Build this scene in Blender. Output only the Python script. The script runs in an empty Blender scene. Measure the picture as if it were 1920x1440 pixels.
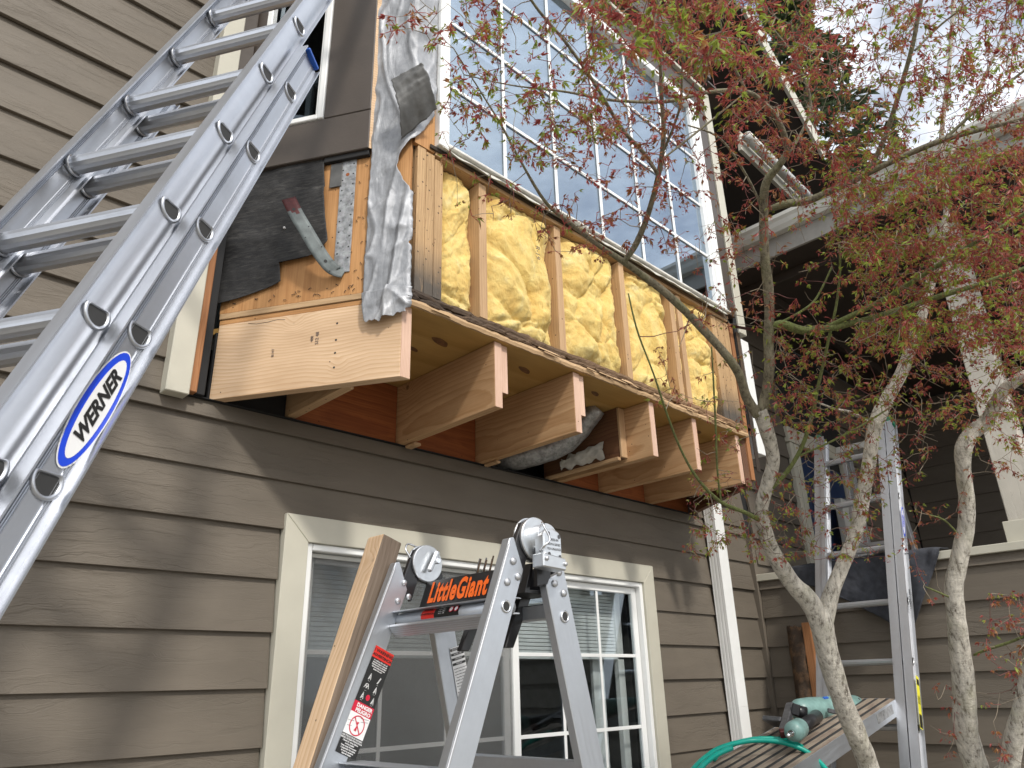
import bpy, bmesh, math, random
import numpy as np
from mathutils import Vector, Matrix, noise
random.seed(7)
rng = np.random.default_rng(7)
sc = bpy.context.scene
C = bpy.data.collections.new('scene'); sc.collection.children.link(C)

# ------------------------------------------------------------------ camera
MR = np.array([[0.71688, -0.69674, -0.02449], [0.24746, 0.28715, -0.92537], [0.65178, 0.65733, 0.37828]])
FPX = 1386.32
def _ortho(m):
    r2 = m[2]/np.linalg.norm(m[2]); r0 = m[0]-r2*np.dot(m[0], r2); r0 /= np.linalg.norm(r0)
    return np.array([r0, np.cross(r2, r0), r2])
MR = _ortho(MR)
cam = bpy.data.cameras.new('camera'); co = bpy.data.objects.new('camera', cam); C.objects.link(co)
cam.sensor_width = 36; cam.lens = 36*FPX/1920; cam.clip_start = 0.02; cam.clip_end = 500
cx, cy, cz = [Vector(r) for r in MR]
co.matrix_world = Matrix(((cx[0], -cy[0], -cz[0], 0), (cx[1], -cy[1], -cz[1], 0), (cx[2], -cy[2], -cz[2], 0), (0, 0, 0, 1)))
cam.dof.use_dof = True; cam.dof.focus_distance = 2.7; cam.dof.aperture_fstop = 14.0
sc.camera = co
# ------------------------------------------------------------------ world, sun
SUN = Vector((-0.3, -1.0, 1.0)).normalized()
w = bpy.data.worlds.new('World'); sc.world = w; w.use_nodes = True
nt = w.node_tree; bg = nt.nodes['Background']
sky = nt.nodes.new('ShaderNodeTexSky'); sky.sky_type = 'NISHITA'; sky.sun_disc = False
sky.sun_elevation = math.asin(SUN.z); sky.sun_rotation = math.atan2(SUN.x, SUN.y)
sky.dust_density = 2.0; sky.air_density = 1.0
tc = nt.nodes.new('ShaderNodeTexCoord'); mp = nt.nodes.new('ShaderNodeMapping'); mp.inputs['Scale'].default_value = (1, 1, 2.2)
cl = nt.nodes.new('ShaderNodeTexNoise'); cl.inputs['Scale'].default_value = 2.3; cl.inputs['Detail'].default_value = 7; cl.inputs['Roughness'].default_value = .6
cr = nt.nodes.new('ShaderNodeValToRGB'); cr.color_ramp.elements[0].position = .30; cr.color_ramp.elements[1].position = .58
mx = nt.nodes.new('ShaderNodeMixRGB'); mx.inputs[2].default_value = (11.6, 11.9, 12.3, 1)
nt.links.new(tc.outputs['Generated'], mp.inputs[0]); nt.links.new(mp.outputs[0], cl.inputs['Vector']); nt.links.new(cl.outputs['Fac'], cr.inputs[0])
nt.links.new(cr.outputs[0], mx.inputs[0]); nt.links.new(sky.outputs[0], mx.inputs[1]); nt.links.new(mx.outputs[0], bg.inputs[0])
bg.inputs[1].default_value = 0.14
sun = bpy.data.lights.new('sun', 'SUN'); sun.energy = 2.6; sun.angle = math.radians(5.0); sun.color = (1, .95, .87)
so = bpy.data.objects.new('sun', sun); C.objects.link(so); so.rotation_euler = SUN.to_track_quat('Z', 'Y').to_euler(); so.location = (-3, -8, 9)
vs = sc.view_settings; vs.view_transform = 'Standard'; vs.look = 'None'; vs.exposure = 0.1; vs.gamma = 1
# ------------------------------------------------------------------ where things stand (site survey helpers)
def ray(x, y): return MR.T @ np.array([(x-960)/FPX, (y-720)/FPX, 1.0])
def V(a): return Vector([float(q) for q in a])
def onx(x, y, X): d = ray(x, y); return V(d*X/d[0])
def ony(x, y, Y): d = ray(x, y); return V(d*Y/d[1])
def ond(x, y, D): return V(ray(x, y)*D)
GZ = -1.6
# ------------------------------------------------------------------ node helpers
def setin(n, **kw):
    for k, v in kw.items():
        n.inputs[k.replace('_', ' ')].default_value = v
class MB:
    def __init__(s, name):
        s.m = bpy.data.materials.new(name); s.m.use_nodes = True; s.nt = s.m.node_tree
        s.b = s.nt.nodes['Principled BSDF']; s.out = s.nt.nodes['Material Output']
        s.tc = s.nt.nodes.new('ShaderNodeTexCoord'); s.oi = None
    def n(s, t, **kw):
        x = s.nt.nodes.new('ShaderNode'+t)
        for k, v in kw.items():
            if k.startswith('_'): setattr(x, k[1:], v)
            else: x.inputs[k.replace('_', ' ')].default_value = v
        return x
    def l(s, a, b): s.nt.links.new(a, b)
    def coord(s, scale=(1, 1, 1), rnd=True):
        m = s.n('Mapping'); m.inputs['Scale'].default_value = scale
        if rnd:
            if s.oi is None: s.oi = s.n('ObjectInfo')
            mu = s.n('Math', _operation='MULTIPLY'); mu.inputs[1].default_value = 37.0; s.l(s.oi.outputs['Random'], mu.inputs[0])
            ad = s.n('VectorMath', _operation='ADD'); s.l(s.tc.outputs['Object'], ad.inputs[0]); s.l(mu.outputs[0], ad.inputs[1]); s.l(ad.outputs[0], m.inputs['Vector'])
        else: s.l(s.tc.outputs['Object'], m.inputs['Vector'])
        return m.outputs[0]
    def noise(s, vec, scale, detail=5, rough=.55, dist=0):
        x = s.n('TexNoise', Scale=scale, Detail=detail, Roughness=rough, Distortion=dist); s.l(vec, x.inputs['Vector']); return x.outputs['Fac']
    def ramp(s, fac, stops):
        r = s.n('ValToRGB'); e = r.color_ramp.elements
        while len(e) < len(stops): e.new(.5)
        for i, (p, c) in enumerate(stops):
            e[i].position = p; e[i].color = (c, c, c, 1) if isinstance(c, (int, float)) else (*c, 1)
        s.l(fac, r.inputs[0]); return r.outputs[0]
    def mix(s, fac, a, b, mode='MIX'):
        x = s.n('MixRGB', _blend_type=mode)
        for i, q in enumerate((fac, a, b)):
            if hasattr(q, 'links') or hasattr(q, 'is_linked'): s.l(q, x.inputs[i])
            elif i == 0: x.inputs[0].default_value = q
            else: x.inputs[i].default_value = (*q, 1)
        return x.outputs[0]
    def bump(s, h, strength=.5, dist=.002, prev=None):
        b = s.n('Bump'); b.inputs['Strength'].default_value = strength; b.inputs['Distance'].default_value = dist
        s.l(h, b.inputs['Height'])
        if prev is not None: s.l(prev, b.inputs['Normal'])
        s.l(b.outputs[0], s.b.inputs['Normal']); return b.outputs[0]
    def col(s, c):
        if hasattr(c, 'is_linked'): s.l(c, s.b.inputs['Base Color'])
        else: s.b.inputs['Base Color'].default_value = (*c, 1)
    def rgh(s, r):
        if hasattr(r, 'is_linked'): s.l(r, s.b.inputs['Roughness'])
        else: s.b.inputs['Roughness'].default_value = r

def m_plain(name, c, rough=.6, metal=0, var=.12, vs_=12, bump=0.0, spec=.5):
    b = MB(name); f = b.noise(b.coord(), vs_, 6)
    b.col(b.ramp(f, [(.3, tuple(x*(1-var) for x in c)), (.7, tuple(min(1, x*(1+var)) for x in c))]))
    b.rgh(rough); b.b.inputs['Metallic'].default_value = metal; b.b.inputs['Specular IOR Level'].default_value = spec
    if bump: b.bump(b.noise(b.coord(), vs_*12, 4), bump, .002)
    return b.m
def m_siding(name, c, grain=.55):
    b = MB(name)
    warp = b.noise(b.coord((2, 2, 7)), 1.5, 4)
    v = b.coord((1.1, 6, 36))
    ad = b.n('VectorMath', _operation='ADD'); sc_ = b.n('VectorMath', _operation='SCALE'); sc_.inputs['Scale'].default_value = 5.5
    cmb = b.n('CombineXYZ'); b.l(warp, cmb.inputs[2]); b.l(cmb.outputs[0], sc_.inputs[0]); b.l(v, ad.inputs[0]); b.l(sc_.outputs[0], ad.inputs[1])
    g = b.noise(ad.outputs[0], 1.6, 6, .62)
    gr = b.ramp(g, [(.36, 0), (.47, .75), (.52, .55), (.63, 1)])
    fine = b.noise(b.coord((6, 10, 160)), 2.2, 4)
    h = b.mix(.25, gr, fine)
    patch = b.noise(b.coord((.8, 1, 1.8)), 1.6, 3)
    gm = b.mix(b.ramp(patch, [(.4, .12), (.62, .9)]), (.7, .7, .7), h)
    b.bump(gm, grain, .0035)
    dirt = b.noise(b.coord((1.2, 1, 4)), 1.6, 6, .65)
    c2 = b.ramp(dirt, [(.3, tuple(x*.86 for x in c)), (.7, tuple(x*1.1 for x in c))])
    b.col(b.mix(b.ramp(g, [(.3, .22), (.45, 0)]), c2, tuple(x*.6 for x in c)))
    b.rgh(.62); b.b.inputs['Specular IOR Level'].default_value = .35
    return b.m
def m_wood(name, c1, c2, ring=24, knots=.6, rough=.65, weather=0, wc=(.06, .045, .035), streak=.3, offs=.045, wgrad=None, spk=(17, .035)):
    """local X = length of the board"""
    b = MB(name); co_ = b.coord()
    if b.oi is None: b.oi = b.n('ObjectInfo')
    mp = b.n('Mapping'); mp.inputs['Scale'].default_value = (.55, 1, 1); mp.inputs['Location'].default_value = (0, offs, offs*.35)
    rr = b.n('VectorMath', _operation='SCALE'); rr.inputs[0].default_value = (9, .08, .05); b.l(b.oi.outputs['Random'], rr.inputs['Scale'])
    aa = b.n('VectorMath', _operation='ADD'); b.l(b.tc.outputs['Object'], aa.inputs[0]); b.l(rr.outputs[0], aa.inputs[1]); b.l(aa.outputs[0], mp.inputs[0])
    n1 = b.n('TexNoise', Scale=3.2, Detail=2); b.l(mp.outputs[0], n1.inputs['Vector'])
    s1 = b.n('VectorMath', _operation='SCALE'); s1.inputs['Scale'].default_value = .055; b.l(n1.outputs['Color'], s1.inputs[0])
    a1 = b.n('VectorMath', _operation='ADD'); b.l(mp.outputs[0], a1.inputs[0]); b.l(s1.outputs[0], a1.inputs[1])
    # knot field pulls rings
    vo = b.n('TexVoronoi', Scale=3.4, Randomness=1.0); b.l(co_, vo.inputs['Vector'])
    kn = b.ramp(vo.outputs['Distance'], [(.0, 1), (.16, .25), (.42, 0)])
    wv = b.n('TexWave', Scale=ring, Distortion=.8, Detail=2, Detail_Scale=2); wv.wave_type = 'RINGS'; wv.rings_direction = 'X'; wv.wave_profile = 'SAW'
    k2 = b.n('Math', _operation='MULTIPLY'); k2.inputs[1].default_value = .035*knots; b.l(kn, k2.inputs[0])
    a2 = b.n('VectorMath', _operation='ADD'); b.l(a1.outputs[0], a2.inputs[0]); b.l(k2.outputs[0], a2.inputs[1]); b.l(a2.outputs[0], wv.inputs['Vector'])
    fib = b.noise(b.coord((3, 130, 130)), 1.4, 4)
    col = b.mix(b.ramp(wv.outputs['Fac'], [(.0, 0), (.55, .35), (.9, 1), (1, .2)]), c1, c2)
    col = b.mix(streak, col, b.ramp(fib, [(.3, tuple(x*.72 for x in c2)), (.7, tuple(min(1, x*1.08) for x in c1))]))
    big = b.noise(b.coord((1, 3, 3)), 2.5, 4)
    col = b.mix(b.ramp(big, [(.38, .0), (.72, .6)]), col, tuple(x*.72 for x in c2))
    dots = b.ramp(vo.outputs['Distance'], [(.0, 1), (.028, 1), (.045, 0)])
    kk = b.n('Math', _operation='MULTIPLY'); kk.inputs[1].default_value = .85*knots; b.l(dots, kk.inputs[0])
    col = b.mix(kk.outputs[0], col, tuple(x*.3 for x in c2))
    # nail and staple specks
    v2 = b.n('TexVoronoi', Scale=spk[0], Randomness=1.0); b.l(co_, v2.inputs['Vector'])
    sp = b.ramp(v2.outputs['Distance'], [(.0, .9), (spk[1], .9), (spk[1]*1.5, 0)])
    col = b.mix(sp, col, (.03, .02, .015))
    if weather:
        wn = b.noise(b.coord((1.5, 5, 5)), 4, 7, .7)
        wm = b.ramp(wn, [(.5-weather*.35, 0), (.72-weather*.35, .95)])
        if wgrad:
            sx = b.n('SeparateXYZ'); b.l(b.tc.outputs['Object'], sx.inputs[0]); mr = b.n('MapRange'); mr.inputs['From Min'].default_value = wgrad[0]; mr.inputs['From Max'].default_value = wgrad[1]; b.l(sx.outputs[0], mr.inputs['Value'])
            mm = b.n('Math', _operation='MULTIPLY'); b.l(wm, mm.inputs[0]); b.l(mr.outputs[0], mm.inputs[1]); wm = mm.outputs[0]
        col = b.mix(wm, col, wc)
    b.col(col); b.rgh(rough); b.b.inputs['Specular IOR Level'].default_value = .25
    nb = b.bump(fib, .25, .0012)
    if weather: b.bump(b.noise(b.coord((1.5, 12, 12)), 8, 8, .7), min(1, weather*1.2), .008, nb)
    return b.m
def m_alu(name, c=(.54, .56, .60), rough=.38, scratch=.5, axis=(1.5, 60, 60)):
    b = MB(name); st = b.noise(b.coord(axis), 3, 5); bl = b.noise(b.coord(), 5, 6, .65)
    b.col(b.mix(b.ramp(bl, [(.35, .0), (.75, .45)]), c, tuple(x*.62 for x in c)))
    r = b.mix(.5, b.ramp(st, [(.3, rough*.75), (.7, rough*1.25)]), b.ramp(bl, [(.3, rough*.8), (.75, min(1, rough*1.5))]))
    b.rgh(r); b.b.inputs['Metallic'].default_value = .93
    n1 = b.bump(st, .12*scratch, .001)
    v = b.noise(b.coord((20, 20, 20)), 9, 6, .75); b.bump(b.ramp(v, [(.2, 0), (.3, 1)]), .25*scratch, .001, n1)
    return b.m
def m_glass(name, tint=(.55, .62, .68), refl=.35, clear=.6):
    b = MB(name)
    gl = b.n('BsdfGlossy', Roughness=.015); gl.inputs['Color'].default_value = (.74, .86, .98, 1)
    tr = b.n('BsdfTransparent'); tr.inputs['Color'].default_value = (*tint, 1)
    nz = b.noise(b.coord((1, 1, 1), False), 1.4, 2); bp = b.n('Bump'); bp.inputs['Strength'].default_value = .035; bp.inputs['Distance'].default_value = .02; b.l(nz, bp.inputs['Height']); b.l(bp.outputs[0], gl.inputs['Normal'])
    lw = b.n('LayerWeight', Blend=.5); pw = b.n('Math', _operation='POWER'); pw.inputs[1].default_value = 4.5; b.l(lw.outputs['Facing'], pw.inputs[0]); ad = b.n('Math', _operation='ADD', _use_clamp=True); ad.inputs[1].default_value = refl; b.l(pw.outputs[0], ad.inputs[0])
    ms = b.n('MixShader'); b.l(ad.outputs[0], ms.inputs[0]); b.l(tr.outputs[0], ms.inputs[1]); b.l(gl.outputs[0], ms.inputs[2]); b.l(ms.outputs[0], b.out.inputs['Surface'])
    return b.m
def m_leaf(name, c, tr=.4):
    b = MB(name); f = b.noise(b.coord(), 14, 3)
    cc = b.ramp(f, [(.3, tuple(x*.65 for x in c)), (.7, tuple(min(1, x*1.35) for x in c))]); b.col(cc); b.rgh(.5)
    t = b.n('BsdfTranslucent'); b.l(cc, t.inputs['Color']); ms = b.n('MixShader'); ms.inputs[0].default_value = tr
    b.l(b.b.outputs[0], ms.inputs[1]); b.l(t.outputs[0], ms.inputs[2]); b.l(ms.outputs[0], b.out.inputs['Surface']); return b.m
def m_bark(name, c, moss, dark, sc_=1):
    b = MB(name); n1 = b.noise(b.coord((1, 1, .38), False), 62*sc_, 9, .74); n2 = b.noise(b.coord((1, 1, 1), False), 9, 5, .6); n3 = b.noise(b.coord((1, 1, 3.5), False), 40*sc_, 5, .7)
    col = b.ramp(n1, [(.36, dark), (.48, tuple(x*.75 for x in c)), (.62, c), (.75, tuple(min(1, x*1.35) for x in c))])
    col = b.mix(b.ramp(n2, [(.5, 0), (.72, .6)]), col, moss)
    col = b.mix(b.ramp(n3, [(.62, 0), (.7, .7)]), col, tuple(x*.35 for x in dark))
    b.col(col); b.rgh(.85); nn_ = b.bump(b.mix(.4, n1, n3), 1.0, .010); b.bump(b.noise(b.coord((1, 1, 1), False), 18, 4), .5, .012, nn_); return b.m

M = {}
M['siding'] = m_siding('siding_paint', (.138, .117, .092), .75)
M['siding_shaded'] = m_siding('siding_porch_shade', (.115, .097, .078), .4)  # same siding paint, with the porch shade darkened into its colour
M['brown'] = m_plain('brown_trim_paint', (.068, .054, .044), .5, var=.1, vs_=7, bump=.18)
M['tan'] = m_plain('tan_trim_paint', (.50, .48, .40), .5, var=.06, vs_=5, bump=.1)
M['tan_wood'] = m_siding('tan_column_paint', (.50, .47, .41), .7)
M['white'] = m_plain('white_vinyl', (.80, .81, .80), .35, var=.04, vs_=4)
M['whitedirty'] = m_plain('white_vinyl_dirty', (.62, .61, .56), .5, var=.28, vs_=16)
M['gutter'] = m_plain('gutter_enamel', (.50, .50, .47), .35, var=.1, vs_=4)
M['fascia'] = m_plain('grey_fascia_paint', (.27, .26, .24), .5)
M['lumber'] = m_wood('new_lumber', (.74, .55, .37), (.58, .37, .21), ring=26, knots=.8, streak=.22)
M['lumber_pink'] = m_wood('new_joist_lumber', (.62, .40, .22), (.43, .24, .11), ring=22, knots=.9, streak=.25)
M['stud'] = m_wood('old_stud', (.60, .41, .24), (.44, .27, .14), ring=40, knots=.5, streak=.35, spk=(26, .065))
M['endgrain'] = m_wood('end_grain', (.78, .58, .46), (.60, .36, .25), ring=60, knots=0, streak=.2)
M['stud_rot'] = m_wood('rotting_stud', (.60, .42, .25), (.42, .27, .14), ring=40, knots=.6, streak=.4, weather=.0)
M['stud_rot2'] = m_wood('rotting_corner_stud', (.62, .42, .23), (.44, .27, .13), ring=40, knots=.6, streak=.4, weather=.8, wc=(.085, .078, .07), wgrad=(-.10, -.27), spk=(40, .12))
M['ply'] = m_wood('orange_plywood', (.60, .33, .14), (.40, .19, .07), ring=5, knots=1.2, streak=.5, spk=(24, .055))
M['subfloor'] = m_wood('plywood_subfloor', (.52, .32, .11), (.40, .23, .065), ring=1.6, knots=1.0, streak=.2)
M['knot'] = m_plain('plywood_knot', (.15, .065, .022), .7, var=.4, vs_=40)
M['redply'] = m_wood('old_red_plywood', (.34, .11, .035), (.22, .06, .02), ring=14, knots=.3, streak=.45)
M['darkwood'] = m_wood('dark_old_joist', (.20, .10, .05), (.11, .05, .03), ring=26, knots=.5, streak=.4)
M['rot'] = m_wood('rotten_plate', (.40, .25, .14), (.20, .115, .06), ring=50, knots=.3, streak=.6, weather=.9, wc=(.035, .028, .024), wgrad=(1.9, -.1))
M['brown_scrap'] = m_wood('scrap_wood', (.28, .16, .08), (.12, .07, .04), ring=60, knots=.2, streak=.6, weather=.5, wc=(.05, .035, .025))
M['orange_edge'] = m_wood('cedar_edge', (.42, .20, .09), (.28, .12, .05), ring=30, knots=.1, streak=.4)
M['alu'] = m_alu('brushed_aluminium'); M['alu2'] = m_alu('scuffed_aluminium', (.58, .59, .61), .44, .8)
M['alu_lg'] = m_alu('satin_aluminium', (.60, .63, .67), .45, .35)
M['cast'] = m_alu('cast_zinc', (.66, .68, .70), .34, .6, (30, 30, 30))
M['steel'] = m_plain('bright_steel', (.75, .76, .78), .18, 1.0, .05)
M['black'] = m_plain('black_plastic', (.018, .018, .02), .3, var=.2)
M['blackgap'] = m_plain('black_paper_and_shade', (.012, .012, .013), .8)
M['rubber'] = m_plain('dark_rubber', (.03, .03, .03), .8)
M['blue'] = m_plain('blue_plastic', (.01, .09, .45), .35); M['bluep'] = m_plain('blue_ink', (.01, .06, .62), .35, var=.03)
M['green_cap'] = m_plain('green_plastic', (.0, .25, .14), .4)
M['labelwhite'] = m_plain('label_white', (.78, .78, .78), .4, var=.03); M['labelblack'] = m_plain('label_black', (.015, .015, .015), .35)
M['red'] = m_plain('label_red', (.72, .03, .02), .4, var=.03); M['crimson'] = m_plain('label_crimson', (.55, .01, .04), .4, var=.03)
M['orange'] = m_plain('orange_ink', (.85, .14, .015), .5, var=.1, vs_=60); M['yellow'] = m_plain('label_yellow', (.8, .75, .05), .4)
M['ink'] = m_plain('grey_stamp_ink', (.10, .08, .08), .8)
M['teal_hose'] = m_plain('teal_hose_rubber', (.0, .33, .25), .38, var=.1)
M['tool'] = m_plain('teal_tool_paint', (.17, .29, .27), .38, var=.22, vs_=25)
M['tooldark'] = m_plain('gun_metal', (.10, .10, .105), .45, .4, .35, 40)
M['door'] = m_plain('navy_door_paint', (.012, .03, .085), .35)
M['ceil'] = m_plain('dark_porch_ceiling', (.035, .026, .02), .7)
M['ground'] = m_plain('pale_patio_ground', (.235, .215, .18), .95, var=.35, vs_=3, bump=.5)  # unseen patio ground, tone raised to bounce light up under the bay
M['room'] = m_plain('room_paint', (.38, .38, .36), .8)
M['blind'] = m_plain('blind_vinyl', (.72, .74, .74), .5)
M['glass_up'] = m_glass('window_glass_upper', (.50, .53, .57), .34); M['glass_lo'] = m_glass('window_glass_lower', (.86, .88, .88), .07)
M['glass_side'] = m_glass('window_glass_side', (.45, .48, .5), .06)
def m_screen():
    b = MB('insect_screen'); tr = b.n('BsdfTransparent'); d = b.n('BsdfDiffuse'); d.inputs['Color'].default_value = (.16, .165, .165, 1)
    ms = b.n('MixShader'); ck = b.n('TexChecker', Scale=900); b.l(b.tc.outputs['Object'], ck.inputs['Vector'])
    ms.inputs[0].default_value = .34; b.l(tr.outputs[0], ms.inputs[1]); b.l(d.outputs[0], ms.inputs[2]); b.l(ms.outputs[0], b.out.inputs['Surface']); return b.m
M['screen'] = m_screen()
def m_felt():
    b = MB('black_felt'); f = b.noise(b.coord((2, 2, 14), False), 9, 8, .75); g = b.noise(b.coord((1, 1, 3), False), 4, 5)
    b.col(b.mix(b.ramp(g, [(.35, .15), (.7, 1)]), (.012, .012, .013), b.ramp(f, [(.45, (.014, .014, .015)), (.62, (.06, .057, .053)), (.75, (.12, .115, .11))]))); b.rgh(.75)
    b.bump(f, .5, .004); return b.m
M['felt'] = m_felt()
def m_wrap():
    b = MB('silver_house_wrap'); wv = b.n('TexWave', Scale=150); wv.bands_direction = 'Z'; b.l(b.tc.outputs['Object'], wv.inputs['Vector'])
    f = b.noise(b.coord((1, 1, 1), False), 7, 7, .65); b.col(b.ramp(f, [(.3, (.20, .21, .225)), (.55, (.33, .34, .36)), (.70, (.52, .53, .55))]))
    b.rgh(b.ramp(f, [(.3, .62), (.7, .45)])); b.b.inputs['Metallic'].default_value = .3
    n1 = b.bump(wv.outputs['Fac'], .12, .001); b.bump(b.noise(b.coord((1.6, 1.6, .35), False), 14, 7, .6, 1.2), .35, .014, n1); return b.m
M['wrap'] = m_wrap()
M['wrapdark'] = m_plain('wrap_back_side', (.10, .10, .097), .5, .1, .3, 14, .2)
def m_galv(name='galvanised_steel', c=(.30, .35, .37)):
    b = MB(name); vo = b.n('TexVoronoi', Scale=120); b.l(b.coord(), vo.inputs['Vector'])
    f = b.noise(b.coord(), 40, 4); b.col(b.mix(.16, b.ramp(f, [(.35, tuple(x*.6 for x in c)), (.65, tuple(x*1.3 for x in c))]), vo.outputs['Color'])); 
    hs = b.n('HueSaturation', Saturation=.10, Value=.8); b.l(b.b.inputs['Base Color'].links[0].from_socket, hs.inputs['Color']); b.col(hs.outputs[0])
    b.rgh(.42); b.b.inputs['Metallic'].default_value = .6; return b.m
M['galv'] = m_galv(); M['galv_dark'] = m_plain('weathered_strap_steel', (.115, .135, .135), .6, .0, .35, 25, .2); M['rustpaint'] = m_plain('maroon_paint', (.07, .012, .012), .6, .2, .4, 60)
def m_insul():
    b = MB('fiberglass_insulation'); f = b.noise(b.coord((1, 1, 1), False), 11, 7, .62, .6); g = b.noise(b.coord((1, 1, .6), False), 48, 7, .75, 2.2)
    big = b.noise(b.coord((1, 1, 1), False), 2.2, 3)
    c = b.ramp(f, [(.28, (.56, .32, .08)), (.42, (.78, .51, .16)), (.56, (.85, .63, .24)), (.74, (.91, .78, .44))])
    c = b.mix(b.ramp(big, [(.4, 0), (.65, .5)]), c, (.84, .69, .24)); c = b.mix(b.ramp(g, [(.30, .5), (.44, 0)]), c, (.52, .28, .06)); b.col(c)
    b.rgh(.9); b.b.inputs['Sheen Weight'].default_value = .5; b.b.inputs['Sheen Tint'].default_value = (1, .9, .5, 1); b.b.inputs['Specular IOR Level'].default_value = .1
    n1 = b.bump(f, .7, .018); b.bump(g, .95, .008, n1); return b.m
M['insul'] = m_insul()
M['cloth'] = m_plain('charcoal_blanket', (.045, .048, .058), .95, var=.25, vs_=30, bump=.6)
M['bark'] = m_bark('pale_bark', (.64, .60, .52), (.30, .29, .19), (.13, .11, .085)); M['bark_dark'] = m_bark('green_brown_bark', (.26, .23, .155), (.17, .19, .07), (.07, .055, .04), 1.5)
M['bark_green'] = m_bark('green_bark', (.19, .22, .07), (.13, .17, .04), (.10, .08, .04), 2); M['twig'] = m_plain('twig_bark', (.22, .18, .13), .8, var=.5, vs_=6); M['twig2'] = m_plain('red_twig_bark', (.16, .055, .05), .7, var=.4, vs_=6)
M['leaf_g'] = m_leaf('leaf_green', (.30, .37, .06), .45); M['leaf_r'] = m_leaf('leaf_red', (.36, .08, .07), .35); M['leaf_o'] = m_leaf('leaf_rust', (.36, .17, .06), .4); M['pink'] = m_leaf('leaf_pink', (.42, .06, .09), .35)
M['needle'] = m_leaf('needle_dark', (.06, .085, .04), .3)

# ------------------------------------------------------------------ object helpers
WM = {}
def put(o, parent, Mw):
    C.objects.link(o); WM[o.name] = Mw.copy(); o['_'] = 0; del o['_']
    if parent is not None:
        o.parent = parent; o.matrix_parent_inverse = Matrix.Identity(4); o.matrix_basis = WM[parent.name].inverted() @ Mw
    else: o.matrix_basis = Mw
    return o
def tag(o, label=None, cat=None, group=None, kind=None):
    if label: o['label'] = label
    if cat: o['category'] = cat
    if group: o['group'] = group
    if kind: o['kind'] = kind
    return o
def thing(name, label, cat, loc, group=None):
    o = bpy.data.objects.new(name, None); o.empty_display_size = .1; put(o, None, Matrix.Translation(V(loc))); return tag(o, label, cat, group, 'thing')
def mesh(name, verts, faces, mats, parent=None, Mw=None, smooth=False, mi=None, mdata=None):
    if mdata is None:
        mdata = bpy.data.meshes.new(name); mdata.from_pydata([tuple(map(float, v)) for v in verts], [], faces); mdata.update()
        for m in (mats if isinstance(mats, (list, tuple)) else [mats]): mdata.materials.append(m)
        if mi is not None: mdata.polygons.foreach_set('material_index', mi)
        if smooth: mdata.polygons.foreach_set('use_smooth', [True]*len(mdata.polygons))
    o = bpy.data.objects.new(name, mdata); return put(o, parent, Mw if Mw is not None else Matrix.Identity(4))
def frame(o, x, y=None, z=None):
    """matrix with local X along x and local Z near z"""
    x = V(x).normalized(); z = V(z if z is not None else (0, 0, 1)); z = (z-x*z.dot(x)).normalized(); y = z.cross(x)
    return Matrix(((x[0], y[0], z[0], o[0]), (x[1], y[1], z[1], o[1]), (x[2], y[2], z[2], o[2]), (0, 0, 0, 1)))
_bc = {}
def boxmesh(sx, sy, sz, mat, ch=.0015, seg=1, key=None):
    k = (round(sx, 4), round(sy, 4), round(sz, 4), mat.name, ch, seg)
    if k in _bc: return _bc[k]
    bm = bmesh.new(); bmesh.ops.create_cube(bm, size=1, matrix=Matrix.Diagonal((sx, sy, sz, 1)))
    if ch > 0: bmesh.ops.bevel(bm, geom=bm.edges[:], offset=min(ch, sx*.3, sy*.3, sz*.3), segments=seg, affect='EDGES', profile=.6)
    me = bpy.data.meshes.new('box'); bm.to_mesh(me); bm.free(); me.materials.append(mat); _bc[k] = me; return me
def box(name, parent, a, b, mat, ch=.0015, long='x'):
    """axis aligned box between corners a and b; local X = long axis"""
    a = V(a); b = V(b); c = (a+b)/2; s = [abs(q) for q in (b-a)]
    i = 'xyz'.index(long)
    if i == 0: Mx = frame(c, (1, 0, 0), z=(0, 0, 1)); d = (s[0], s[1], s[2])
    elif i == 1: Mx = frame(c, (0, 1, 0), z=(0, 0, 1)); d = (s[1], s[0], s[2])
    else: Mx = frame(c, (0, 0, 1), z=(0, -1, 0)); d = (s[2], s[0], s[1])
    return mesh(name, None, None, None, parent, Mx, mdata=boxmesh(*d, mat, ch))
def beam(name, parent, A, B, wid, thk, mat, up=(0, 0, 1), ch=.0015):
    """beam from A to B (centre line); wid across, thk along up"""
    A = V(A); B = V(B); return mesh(name, None, None, None, parent, frame((A+B)/2, B-A, z=up), mdata=boxmesh((B-A).length, wid, thk, mat, ch))
def tubegeo(pts, rad, n=8, cap=True, twist0=None, wob=0.0):
    vs_, fs = [], []; P = [V(p) for p in pts]; up = None
    for i, p in enumerate(P):
        t = (P[min(i+1, len(P)-1)]-P[max(i-1, 0)]).normalized()
        if up is None: up = t.orthogonal().normalized()
        up = (up-t*up.dot(t)).normalized(); bi = t.cross(up); r = rad[i] if hasattr(rad, '__len__') else rad
        for k in range(n):
            a = 2*math.pi*k/n; q = up*math.cos(a)+bi*math.sin(a)
            rr = r*(1+wob*(noise.noise(p*9+q*1.2)+.6*noise.noise(p*25+q*2))) if wob else r
            vs_.append(p+q*rr)
    for i in range(len(P)-1):
        for k in range(n): fs.append((i*n+k, i*n+(k+1) % n, (i+1)*n+(k+1) % n, (i+1)*n+k))
    if cap: fs.append(tuple(range(n-1, -1, -1))); fs.append(tuple((len(P)-1)*n+k for k in range(n)))
    return vs_, fs
def tube(name, parent, pts, rad, mat, n=10, wob=0, cap=True):
    v, f = tubegeo(pts, rad, n, cap, wob=wob); o = V(pts[0]); return mesh(name, [q-o for q in v], f, mat, parent, Matrix.Translation(o), smooth=True)
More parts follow.
